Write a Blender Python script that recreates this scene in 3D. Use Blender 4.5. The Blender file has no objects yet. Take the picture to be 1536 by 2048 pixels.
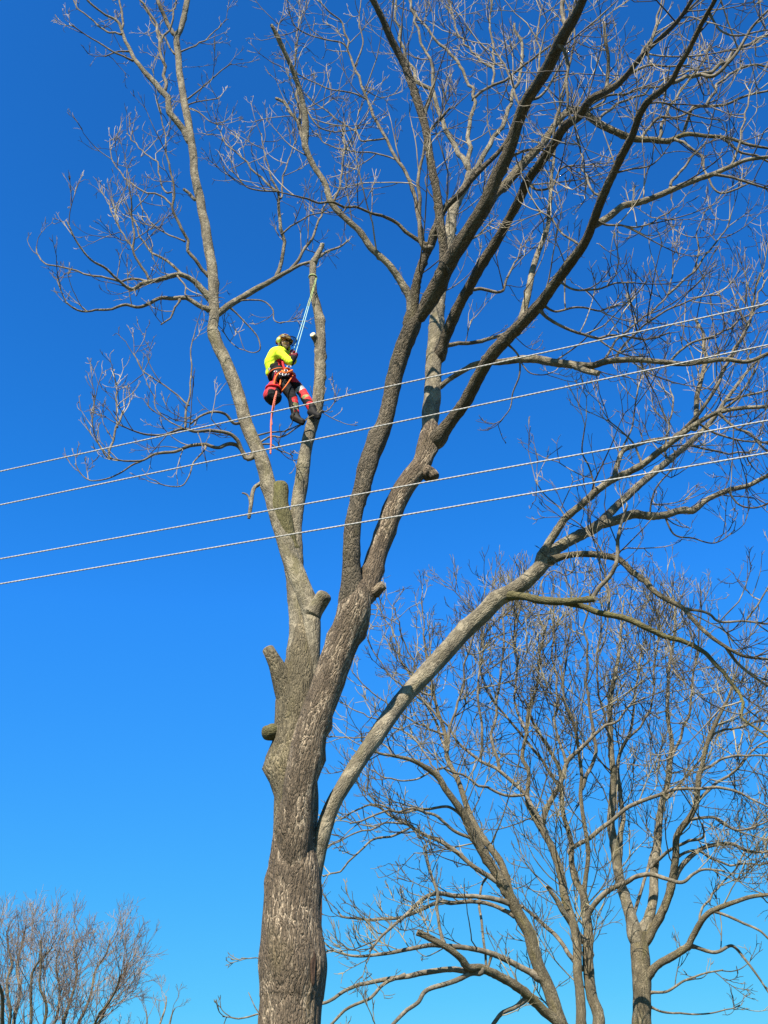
import bpy, bmesh, math, random
import numpy as np
from mathutils import Vector, Matrix, Euler

# ------------------------------------------------------------------ camera, sky, sun, exposure
scene = bpy.context.scene
coll = scene.collection
R = math.radians
FPX, PITCH, CAMZ = 2200.0, R(34.0), 1.6          # focal length in photo pixels (1536 x 2048), upward pitch, eye height
cam_d = bpy.data.cameras.new('camera')
cam = bpy.data.objects.new('camera', cam_d); coll.objects.link(cam)
cam.location = (0, 0, CAMZ); cam.rotation_euler = (R(90) + PITCH, 0, 0)
cam_d.sensor_fit = 'VERTICAL'; cam_d.sensor_height = 36.0; cam_d.lens = 36.0 * FPX / 2048.0
cam_d.clip_start = 0.1; cam_d.clip_end = 4000
scene.camera = cam

SUN_EL, SUN_AZ = R(46), R(-159)                   # azimuth from +Y, clockwise seen from above: behind the camera on its left
sun_dir = Vector((math.sin(SUN_AZ) * math.cos(SUN_EL), math.cos(SUN_AZ) * math.cos(SUN_EL), math.sin(SUN_EL)))
world = bpy.data.worlds.new('World'); scene.world = world; world.use_nodes = True
wn, wl = world.node_tree.nodes, world.node_tree.links
bg = wn['Background']
sky = wn.new('ShaderNodeTexSky'); sky.sky_type = 'NISHITA'; sky.sun_disc = False
sky.sun_elevation = SUN_EL; sky.sun_rotation = SUN_AZ
sky.altitude = 0; sky.air_density = 1.0; sky.dust_density = 0.25; sky.ozone_density = 2.2
# the camera's strong blue rendering of the sky: one tone curve per channel over the whole sky
sc1 = wn.new('ShaderNodeVectorMath'); sc1.operation = 'SCALE'; sc1.inputs['Scale'].default_value = 0.12
sc2 = wn.new('ShaderNodeVectorMath'); sc2.operation = 'SCALE'; sc2.inputs['Scale'].default_value = 8.41
crv = wn.new('ShaderNodeRGBCurve')
for ch, pts in ((0, [(0, 0), (.080, .013), (.110, .019), (.130, .028), (.200, .050), (.250, .066), (.376, .114), (1, .5)]),
                (1, [(0, 0), (.140, .140), (.159, .178), (.188, .228), (.220, .282), (.300, .355), (.380, .425), (.571, .578), (1, .9)]),
                (2, [(0, 0), (.265, .515), (.296, .645), (.345, .800), (.390, .940), (.500, .99), (1, 1)])):
    c_ = crv.mapping.curves[ch]
    while len(c_.points) > 2: c_.points.remove(c_.points[1])
    c_.points[0].location = pts[0]; c_.points[-1].location = pts[-1]
    for p_ in pts[1:-1]: c_.points.new(*p_)
    for p_ in c_.points: p_.handle_type = 'VECTOR'
crv.mapping.update()
wl.new(sky.outputs[0], sc1.inputs[0]); wl.new(sc1.outputs[0], crv.inputs['Color']); wl.new(crv.outputs[0], sc2.inputs[0]); wl.new(sc2.outputs[0], bg.inputs[0])
bg.inputs[1].default_value = 0.05
sl = bpy.data.lights.new('sun', 'SUN'); sl.energy = 4.7; sl.angle = R(0.55); sl.color = (1.0, 0.92, 0.79)
so = bpy.data.objects.new('sun', sl); coll.objects.link(so); so.location = (-20, -20, 40)
so.rotation_euler = (-sun_dir).to_track_quat('-Z', 'Y').to_euler()
scene.view_settings.view_transform = 'Standard'; scene.view_settings.look = 'None'
scene.view_settings.exposure = 1.25; scene.view_settings.gamma = 1.0

rng = np.random.default_rng(11)
random.seed(5)

# ------------------------------------------------------------------ geometry helpers
cp, sp = math.cos(PITCH), math.sin(PITCH)
def ray(x, y):
    u, v = (x - 768) / FPX, (1024 - y) / FPX
    return np.array([u, cp - v * sp, sp + v * cp])
def at(x, y, Y):                                   # the point of the place seen along that ray at distance Y (m, along the ground)
    d = ray(x, y); t = Y / d[1]
    return np.array([0, 0, CAMZ]) + d * t
def mpp(p):                                        # metres per photo pixel at a point
    return ((p[1]) * cp + (p[2] - CAMZ) * sp) / FPX
def nrm(a):
    return a / np.maximum(np.linalg.norm(a, axis=-1, keepdims=True), 1e-9)

def link(name, me, mat=None, parent=None, smooth=True):
    o = bpy.data.objects.new(name, me); coll.objects.link(o)
    if mat is not None:
        for m in (mat if isinstance(mat, (list, tuple)) else [mat]): me.materials.append(m)
    if parent is not None: o.parent = parent
    if smooth and len(me.polygons): me.polygons.foreach_set('use_smooth', [True] * len(me.polygons))
    return o
def tag(o, label=None, cat=None, group=None, kind=None):
    if label: o['label'] = label
    if cat: o['category'] = cat
    if group: o['group'] = group
    if kind: o['kind'] = kind
    return o
def empty(name, loc):
    o = bpy.data.objects.new(name, None); coll.objects.link(o); o.location = loc; o.empty_display_size = 0.3
    return o
def quick_mesh(name, V, F, attr=None):
    """V (n,3), F (m,4) quads; optional per-vertex vector attribute 'bark'"""
    me = bpy.data.meshes.new(name)
    V = np.asarray(V, np.float32); F = np.asarray(F, np.int32)
    me.vertices.add(len(V)); me.vertices.foreach_set('co', V.ravel())
    me.loops.add(F.size); me.loops.foreach_set('vertex_index', F.ravel())
    me.polygons.add(len(F)); me.polygons.foreach_set('loop_start', np.arange(0, F.size, F.shape[1], dtype=np.int32))
    me.polygons.foreach_set('loop_total', np.full(len(F), F.shape[1], np.int32))
    if attr is not None:
        a = me.attributes.new('bark', 'FLOAT_VECTOR', 'POINT'); a.data.foreach_set('vector', np.asarray(attr, np.float32).ravel())
    me.update(calc_edges=True); me.validate()
    return me

def catmull(P, n):
    """resample rows of P (k,d) to n points on a centripetal-like spline, even in arc length of the first 3 columns"""
    P = np.asarray(P, float); k = len(P)
    Q = np.vstack([2 * P[0] - P[1], P, 2 * P[-1] - P[-2]])
    out = []
    for i in range(1, k):
        p0, p1, p2, p3 = Q[i - 1], Q[i], Q[i + 1], Q[i + 2]
        t = np.linspace(0, 1, 10, endpoint=False)[:, None]
        a, b, c, d = 2 * p1, p2 - p0, 2 * p0 - 5 * p1 + 4 * p2 - p3, -p0 + 3 * p1 - 3 * p2 + p3
        out.append(0.5 * (a + b * t + c * t * t + d * t ** 3))
    out.append(P[-1:]); D = np.vstack(out)
    s = np.concatenate([[0], np.cumsum(np.linalg.norm(np.diff(D[:, :3], axis=0), axis=1))])
    if s[-1] < 1e-6: s = np.linspace(0, 1, len(D))
    q = np.linspace(0, s[-1], n)
    return np.stack([np.interp(q, s, D[:, j]) for j in range(D.shape[1])], 1)

def frames(C):
    T = np.gradient(C, axis=0); T = nrm(T)
    N = np.zeros_like(C)
    ref = np.array([0, -1, 0.02]) if abs(T[0][1]) < 0.9 else np.array([1, 0, 0.])
    n = ref - T[0] * ref.dot(T[0]); N[0] = n / np.linalg.norm(n)
    for i in range(1, len(C)):
        n = N[i - 1] - T[i] * N[i - 1].dot(T[i]); N[i] = n / max(np.linalg.norm(n), 1e-9)
    return T, N, np.cross(T, N)

class Lump:                                        # smooth periodic noise on a tube (angle, length)
    def __init__(s, seed, n=14):
        g = np.random.default_rng(seed)
        s.k = g.integers(1, 6, n); s.f = g.uniform(0.6, 9, n); s.p = g.uniform(0, 6.28, n); s.a = 1 / (0.6 + 0.25 * s.k + 0.22 * s.f)
        s.k[:4] = 0
    def __call__(s, th, z):
        r = 0
        for k, f, p, a in zip(s.k, s.f, s.p, s.a): r = r + a * np.sin(k * th + f * z * 1.9 + p)
        return r / 2.2

def tube(name, C, r, base, sides=10, lump=0.0, seed=0, bumps=(), rough=0.0, endr=None):
    """tapered bark tube, closed ends; returns mesh with straightened 'bark' coordinates"""
    T, N, Bn = frames(C); k = len(C)
    s = np.concatenate([[0], np.cumsum(np.linalg.norm(np.diff(C, axis=0), axis=1))])
    th = np.linspace(0, 2 * math.pi, sides, endpoint=False)
    TH, S = np.meshgrid(th, s); RR = np.repeat(r[:, None], sides, 1)
    if lump: RR = RR * (1 + lump * Lump(seed)(TH, S / max(4 * r.mean(), 0.05)))
    if rough:
        k1, k2, sd_ = min(23, sides // 5), min(37, sides // 3), seed * 1.7           # long ridges running with the grain
        RR = RR + rough * (0.55 * np.sin(k1 * TH + 2.6 * np.sin(1.7 * S + sd_)) * (0.55 + 0.45 * np.sin(3.1 * S + 2 * TH)) + 0.45 * np.sin(k2 * TH + 3.1 * np.sin(2.3 * S + 1.3 * sd_)) * (0.6 + 0.4 * np.sin(4.3 * S - 3 * TH)) + 0.9 * Lump(seed + 99, 16)(TH, S * 0.7))
    O = np.cos(TH)[..., None] * N[:, None] + np.sin(TH)[..., None] * Bn[:, None]
    V = C[:, None] + O * RR[..., None]
    for (c, rad, amp) in bumps:
        w = np.exp(-((V - c) ** 2).sum(-1) / (rad * rad)); V = V + O * (amp * w)[..., None]
    A = np.stack([np.cos(TH) * RR, np.sin(TH) * RR, S + seed * 3.7 % 50], -1)
    V = V.reshape(-1, 3); A = A.reshape(-1, 3)
    i = np.arange(k - 1)[:, None] * sides; j = np.arange(sides)[None]; j2 = (j + 1) % sides
    F = np.stack([i + j, i + j2, i + sides + j2, i + sides + j], -1).reshape(-1, 4)
    n0 = len(V)
    V = np.vstack([V, C[0], C[-1]]); A = np.vstack([A, [0, 0, A[0, 2]], [0, 0, A[-1, 2]]])
    jj = np.arange(0, sides, 1)
    caps = np.array([[n0, (a + 1) % sides, a, a] for a in range(sides)] + [[n0 + 1, (k - 1) * sides + a, (k - 1) * sides + (a + 1) % sides, (k - 1) * sides + (a + 1) % sides] for a in range(sides)])
    me = bpy.data.meshes.new(name)
    V = V - np.asarray(base)
    loops = np.concatenate([F.ravel(), caps[:, :3].ravel()]).astype(np.int32)
    me.vertices.add(len(V)); me.vertices.foreach_set('co', V.astype(np.float32).ravel())
    me.loops.add(len(loops)); me.loops.foreach_set('vertex_index', loops)
    nq, nt = len(F), len(caps)
    me.polygons.add(nq + nt)
    me.polygons.foreach_set('loop_start', np.concatenate([np.arange(nq) * 4, nq * 4 + np.arange(nt) * 3]).astype(np.int32))
    me.polygons.foreach_set('loop_total', np.concatenate([np.full(nq, 4), np.full(nt, 3)]).astype(np.int32))
    a = me.attributes.new('bark', 'FLOAT_VECTOR', 'POINT'); a.data.foreach_set('vector', A.astype(np.float32).ravel())
    me.update(calc_edges=True)
    return me

def tubes_batch(P, r, sides):
    """P (n,K,3), r (n,K): all twigs at once -> V, F, A"""
    n, K, _ = P.shape
    T = nrm(np.gradient(P, axis=1))
    ref = np.where(np.abs(T[..., 2:3]) > 0.85, np.array([1., 0, 0]), np.array([0, 0, 1.]))
    ref = np.repeat(ref[:, :1], K, 1)
    N = nrm(np.cross(T, ref)); B = np.cross(T, N)
    th = np.linspace(0, 2 * math.pi, sides, endpoint=False)
    V = P[:, :, None] + (np.cos(th)[:, None] * N[:, :, None] + np.sin(th)[:, None] * B[:, :, None]) * r[:, :, None, None]
    V = V.reshape(-1, 3)
    b = (np.arange(n) * K * sides)[:, None, None] + (np.arange(K - 1) * sides)[None, :, None]
    j = np.arange(sides)[None, None]; j2 = (j + 1) % sides
    F = np.stack([b + j, b + j2, b + sides + j2, b + sides + j], -1).reshape(-1, 4)
    return V, F

# ------------------------------------------------------------------ twig growth (vectorised)
def sprout(P, r, per_m, length, ang, up, rmin, rfrac, K, t0=0.15, wig=0.25, out=None, grow_end=True, lvar=0.45):
    """children of parent polylines P (n,K0,3): returns (m,K,3),(m,K)"""
    n, K0, _ = P.shape
    seg = np.linalg.norm(np.diff(P, axis=1), axis=2).sum(1)
    cnt = rng.poisson(np.maximum(seg * per_m * (1 - t0), 0.01))
    idx = np.repeat(np.arange(n), cnt); t = t0 + (1 - t0) * rng.random(len(idx)) ** 0.85
    if grow_end:
        e = np.arange(n); idx = np.concatenate([idx, e, e]); t = np.concatenate([t, np.full(n, 0.97), np.full(n, 0.9)])
    m = len(idx)
    if m == 0: return np.zeros((0, K, 3)), np.zeros((0, K))
    f = t * (K0 - 1); i0 = np.minimum(f.astype(int), K0 - 2); w = (f - i0)[:, None]
    p = P[idx, i0] * (1 - w) + P[idx, i0 + 1] * w
    rb = r[idx, i0] * (1 - w[:, 0]) + r[idx, i0 + 1] * w[:, 0]
    T = nrm(P[idx, i0 + 1] - P[idx, i0])
    q = rng.normal(size=(m, 3)); q[:, 2] += 0.5 * up; q = nrm(q - T * (q * T).sum(1, keepdims=True))
    a = np.radians(rng.normal(ang, 12, m))[:, None]
    if grow_end: a[-2 * n:] *= 0.45
    d = nrm(T * np.cos(a) + q * np.sin(a))
    L = length * (1 - lvar + 2 * lvar * rng.random(m)) * (1.05 - 0.45 * t)
    L = np.minimum(L, 0.75 * seg[idx] + 0.25 * length)
    out = np.zeros((m, K, 3)); out[:, 0] = p
    upv = np.array([0, 0, 1.])
    sway = rng.normal(size=(m, 3)) * wig * 0.35
    upl = up * (0.7 + 0.9 * rng.random((m, 1))); upl = np.where(rng.random((m, 1)) < 0.14, -0.4 * upl, upl)
    bend = rng.integers(1, K, m); bv = rng.normal(size=(m, 3)) * 0.33
    for k in range(1, K):
        d = nrm(d + bv * (bend == k)[:, None] + upv * upl * (0.75 / K) + sway * (1.6 / K) + rng.normal(size=(m, 3)) * wig * 1.1 / math.sqrt(K))
        out[:, k] = out[:, k - 1] + d * (L / (K - 1))[:, None]
    r0 = np.clip(np.minimum(rb * 0.75, rfrac * L + rmin), rmin, None)
    tt = np.linspace(0, 1, K)[None]
    rr = r0[:, None] * (1 - tt) ** 0.8 + rmin * 0.8 * tt ** 0.8
    return out, rr

# ------------------------------------------------------------------ materials
def new_mat(name):
    m = bpy.data.materials.new(name); m.use_nodes = True
    return m, m.node_tree.nodes, m.node_tree.links, m.node_tree.nodes['Principled BSDF']
def plain(name, col, rough=0.7, metal=0.0, var=0.12, scale=30, bump=0.0, sheen=0.0):
    m, n, l, b = new_mat(name)
    tc = n.new('ShaderNodeTexCoord'); no = n.new('ShaderNodeTexNoise'); no.inputs['Scale'].default_value = scale; no.inputs['Detail'].default_value = 4
    l.new(tc.outputs['Object'], no.inputs['Vector'])
    mx = n.new('ShaderNodeMix'); mx.data_type = 'RGBA'
    mx.inputs[6].default_value = (*[c * (1 - var) for c in col], 1); mx.inputs[7].default_value = (*[min(1, c * (1 + var)) for c in col], 1)
    l.new(no.outputs['Fac'], mx.inputs[0]); l.new(mx.outputs[2], b.inputs['Base Color'])
    b.inputs['Roughness'].default_value = rough; b.inputs['Metallic'].default_value = metal
    if rough >= 0.6: b.inputs['Specular IOR Level'].default_value = 0.15
    if bump:
        bp = n.new('ShaderNodeBump'); bp.inputs['Strength'].default_value = bump; bp.inputs['Distance'].default_value = 0.01
        l.new(no.outputs['Fac'], bp.inputs['Height']); l.new(bp.outputs[0], b.inputs['Normal'])
    return m

def bark(name, dark, mid, pale, cell=16.0, stretch=0.16, pale_amt=0.5, bump=0.8, dist=0.02, lichen=0.3, lich_col=(0.20, 0.17, 0.045), blotch=0.0, blotch_col=(0.36, 0.32, 0.25)):
    m, n, l, b = new_mat(name)
    at_ = n.new('ShaderNodeAttribute'); at_.attribute_name = 'bark'
    def mp(sx, sz):
        q = n.new('ShaderNodeMapping'); q.inputs['Scale'].default_value = (sx, sx, sz); l.new(at_.outputs['Vector'], q.inputs['Vector']); return q.outputs[0]
    def noise(vec, scale, detail=5, rough=0.6, dist_=0.0):
        q = n.new('ShaderNodeTexNoise'); q.inputs['Scale'].default_value = scale; q.inputs['Detail'].default_value = detail
        q.inputs['Roughness'].default_value = rough; q.inputs['Distortion'].default_value = dist_; l.new(vec, q.inputs['Vector']); return q.outputs['Fac']
    def ramp(fac, stops):
        q = n.new('ShaderNodeValToRGB'); e = q.color_ramp.elements
        e[0].position, e[0].color = stops[0]; e[1].position, e[1].color = stops[-1]
        for p_, c_ in stops[1:-1]:
            x = e.new(p_); x.color = c_
        l.new(fac, q.inputs['Fac']); return q.outputs['Color']
    def g(v): return (v, v, v, 1)
    def math_(op, a, bb, clamp=False):
        q = n.new('ShaderNodeMath'); q.operation = op; q.use_clamp = clamp
        for i_, v in enumerate((a, bb)):
            if isinstance(v, (int, float)): q.inputs[i_].default_value = v
            else: l.new(v, q.inputs[i_])
        return q.outputs[0]
    def mix(fac, a, bb):
        q = n.new('ShaderNodeMix'); q.data_type = 'RGBA'
        if isinstance(fac, (int, float)): q.inputs[0].default_value = fac
        else: l.new(fac, q.inputs[0])
        for i_, v in ((6, a), (7, bb)):
            if isinstance(v, tuple): q.inputs[i_].default_value = (*v[:3], 1)
            else: l.new(v, q.inputs[i_])
        return q.outputs[2]
    st = mp(1, stretch)
    warp = noise(mp(1, 0.5), 9, 3)
    vadd = n.new('ShaderNodeVectorMath'); vadd.operation = 'ADD'
    wv = n.new('ShaderNodeVectorMath'); wv.operation = 'SCALE'; wv.inputs['Scale'].default_value = 0.10
    nz = n.new('ShaderNodeTexNoise'); nz.inputs['Scale'].default_value = 7; nz.inputs['Detail'].default_value = 3; l.new(mp(1, 0.6), nz.inputs['Vector'])
    l.new(nz.outputs['Color'], wv.inputs[0]); l.new(st, vadd.inputs[0]); l.new(wv.outputs[0], vadd.inputs[1])
    vo = n.new('ShaderNodeTexVoronoi'); vo.feature = 'DISTANCE_TO_EDGE'; vo.inputs['Scale'].default_value = cell; l.new(vadd.outputs[0], vo.inputs['Vector'])
    vo2 = n.new('ShaderNodeTexVoronoi'); vo2.feature = 'DISTANCE_TO_EDGE'; vo2.inputs['Scale'].default_value = cell * 2.3; l.new(vadd.outputs[0], vo2.inputs['Vector'])
    ridge = ramp(vo.outputs['Distance'], [(0.0, g(0)), (0.22, g(1))])
    ridge2 = ramp(vo2.outputs['Distance'], [(0.0, g(0)), (0.25, g(1))])
    fine = noise(mp(1, 0.35), 55, 6, 0.7)
    big = noise(mp(1, 0.45), 2.6, 4, 0.6)
    speck = noise(mp(1, 0.7), 24, 4, 0.7)
    c = mix(ramp(fine, [(0.3, g(0)), (0.7, g(1))]), dark, mid)
    c = mix(ramp(big, [(0.38, g(0)), (0.65, g(0.65))]), c, tuple(x * 0.72 for x in mid))
    c = mix(ramp(noise(mp(1, 0.5), 12, 5, 0.75), [(0.36, g(0.62)), (0.52, g(0))]), c, tuple(x * 0.42 for x in mid))
    # pale inner bark showing in fissures, broken up along their length
    crack = ramp(vo.outputs['Distance'], [(0.0, g(1)), (0.05, g(0.9)), (0.10, g(0))])
    brk = ramp(noise(mp(1, 0.3), 5.5, 3, 0.6), [(0.47, g(0)), (0.56, g(1))])
    c = mix(math_('MULTIPLY', math_('MULTIPLY', crack, brk), pale_amt), c, pale)
    dcr = ramp(vo2.outputs['Distance'], [(0.0, g(1)), (0.09, g(0))])
    c = mix(math_('MULTIPLY', dcr, ramp(noise(mp(1, 0.4), 8, 3), [(0.45, g(0)), (0.6, g(0.75))])), c, tuple(x * 0.35 for x in dark))
    if lichen:
        li = ramp(noise(mp(1, 0.25), 3.1, 5, 0.65, 0.4), [(0.53, g(0)), (0.68, g(lichen))])
        c = mix(li, c, lich_col)
    if blotch:
        bl = ramp(noise(mp(1, 0.8), 6.5, 4, 0.6, 0.3), [(0.50, g(0)), (0.60, g(blotch))])
        c = mix(bl, c, blotch_col)
    c = mix(ramp(speck, [(0.66, g(0)), (0.74, g(0.45))]), c, tuple(x * 1.25 for x in pale))
    l.new(c, b.inputs['Base Color'])
    h = math_('ADD', math_('MULTIPLY', ridge, 0.55), math_('ADD', math_('MULTIPLY', ridge2, 0.3), math_('MULTIPLY', fine, 0.5)))
    bp = n.new('ShaderNodeBump'); bp.inputs['Strength'].default_value = bump; bp.inputs['Distance'].default_value = dist
    l.new(h, bp.inputs['Height']); l.new(bp.outputs[0], b.inputs['Normal'])
    b.inputs['Roughness'].default_value = 0.88; b.inputs['Specular IOR Level'].default_value = 0.25
    return m

M = {}
M['trunk'] = bark('trunk_bark', (0.070, 0.050, 0.033), (0.205, 0.155, 0.105), (0.46, 0.36, 0.25), 25, 0.13, 0.85, 1.0, 0.035, 0.12)
M['stem'] = bark('stem_bark', (0.072, 0.058, 0.036), (0.200, 0.166, 0.105), (0.34, 0.28, 0.18), 30, 0.20, 0.6, 1.0, 0.022, 0.40, (0.19, 0.16, 0.04))
M['rugged'] = bark('rugged_bark', (0.042, 0.033, 0.022), (0.165, 0.135, 0.092), (0.30, 0.24, 0.17), 26, 0.40, 0.5, 1.0, 0.030, 0.35, (0.15, 0.13, 0.04))
M['limb'] = bark('limb_bark', (0.072, 0.060, 0.040), (0.215, 0.185, 0.130), (0.42, 0.365, 0.265), 30, 0.32, 0.4, 0.9, 0.014, 0.35, (0.17, 0.15, 0.05), 0.65, (0.31, 0.265, 0.185))
M['branch'] = bark('branch_bark', (0.060, 0.049, 0.034), (0.185, 0.156, 0.112), (0.38, 0.32, 0.23), 44, 0.4, 0.3, 0.7, 0.007, 0.3, (0.16, 0.14, 0.05), 0.5, (0.30, 0.255, 0.19))
M['mossy'] = bark('mossy_bark', (0.06, 0.052, 0.022), (0.155, 0.138, 0.062), (0.26, 0.22, 0.11), 30, 0.35, 0.3, 0.9, 0.014, 0.8, (0.15, 0.145, 0.035))
def twig_mat(name, a, b_, scale=2.0):
    m, n, l, b = new_mat(name)
    tc = n.new('ShaderNodeTexCoord'); no = n.new('ShaderNodeTexNoise'); no.inputs['Scale'].default_value = scale; no.inputs['Detail'].default_value = 5
    l.new(tc.outputs['Object'], no.inputs['Vector'])
    rp = n.new('ShaderNodeValToRGB'); e = rp.color_ramp.elements
    e[0].position, e[0].color = 0.44, (*a, 1); e[1].position, e[1].color = 0.66, (*b_, 1)  # shaded and sunlit twigs put into the colour as dark-to-pale noise
    l.new(no.outputs['Fac'], rp.inputs['Fac']); l.new(rp.outputs[0], b.inputs['Base Color'])
    b.inputs['Roughness'].default_value = 0.6; b.inputs['Specular IOR Level'].default_value = 0.4
    return m
M['twig'] = twig_mat('twig_bark', (0.055, 0.043, 0.027), (0.38, 0.315, 0.205), 1.6)
M['twig_far'] = twig_mat('far_twig_bark', (0.060, 0.050, 0.028), (0.30, 0.26, 0.155), 0.9)
M['twig_red'] = twig_mat('reddish_twig_bark', (0.115, 0.082, 0.062), (0.28, 0.235, 0.19), 0.8)
M['wood'] = plain('cut_wood', (0.62, 0.52, 0.33), 0.8, var=0.15, scale=40)
M['old_wood'] = plain('weathered_wood', (0.21, 0.175, 0.125), 0.85, var=0.35, scale=25)
M['heart'] = plain('rotten_heartwood', (0.065, 0.040, 0.027), 0.9, var=0.5, scale=30, bump=0.6)

# ------------------------------------------------------------------ ground
m, n, l, b = new_mat('grass_field')
tc = n.new('ShaderNodeTexCoord'); n1 = n.new('ShaderNodeTexNoise'); n1.inputs['Scale'].default_value = 0.6; n1.inputs['Detail'].default_value = 8
l.new(tc.outputs['Object'], n1.inputs['Vector']); rp = n.new('ShaderNodeValToRGB')
rp.color_ramp.elements[0].color = (0.03, 0.038, 0.012, 1); rp.color_ramp.elements[1].color = (0.07, 0.07, 0.03, 1)
l.new(n1.outputs['Fac'], rp.inputs['Fac']); l.new(rp.outputs[0], b.inputs['Base Color']); b.inputs['Roughness'].default_value = 0.95
gx = np.linspace(-1, 1, 61); gx = np.sign(gx) * np.abs(gx) ** 2.5 * 1500
GX, GY = np.meshgrid(gx, gx); GZ = 0.06 * np.sin(GX * 0.31) * np.sin(GY * 0.27) - 0.08
V = np.stack([GX, GY, GZ], -1).reshape(-1, 3); i = np.arange(60)[:, None] * 61 + np.arange(60)[None]
F = np.stack([i, i + 1, i + 62, i + 61], -1).reshape(-1, 4)
tag(link('ground', quick_mesh('ground', V, F), m), kind='structure')

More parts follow.
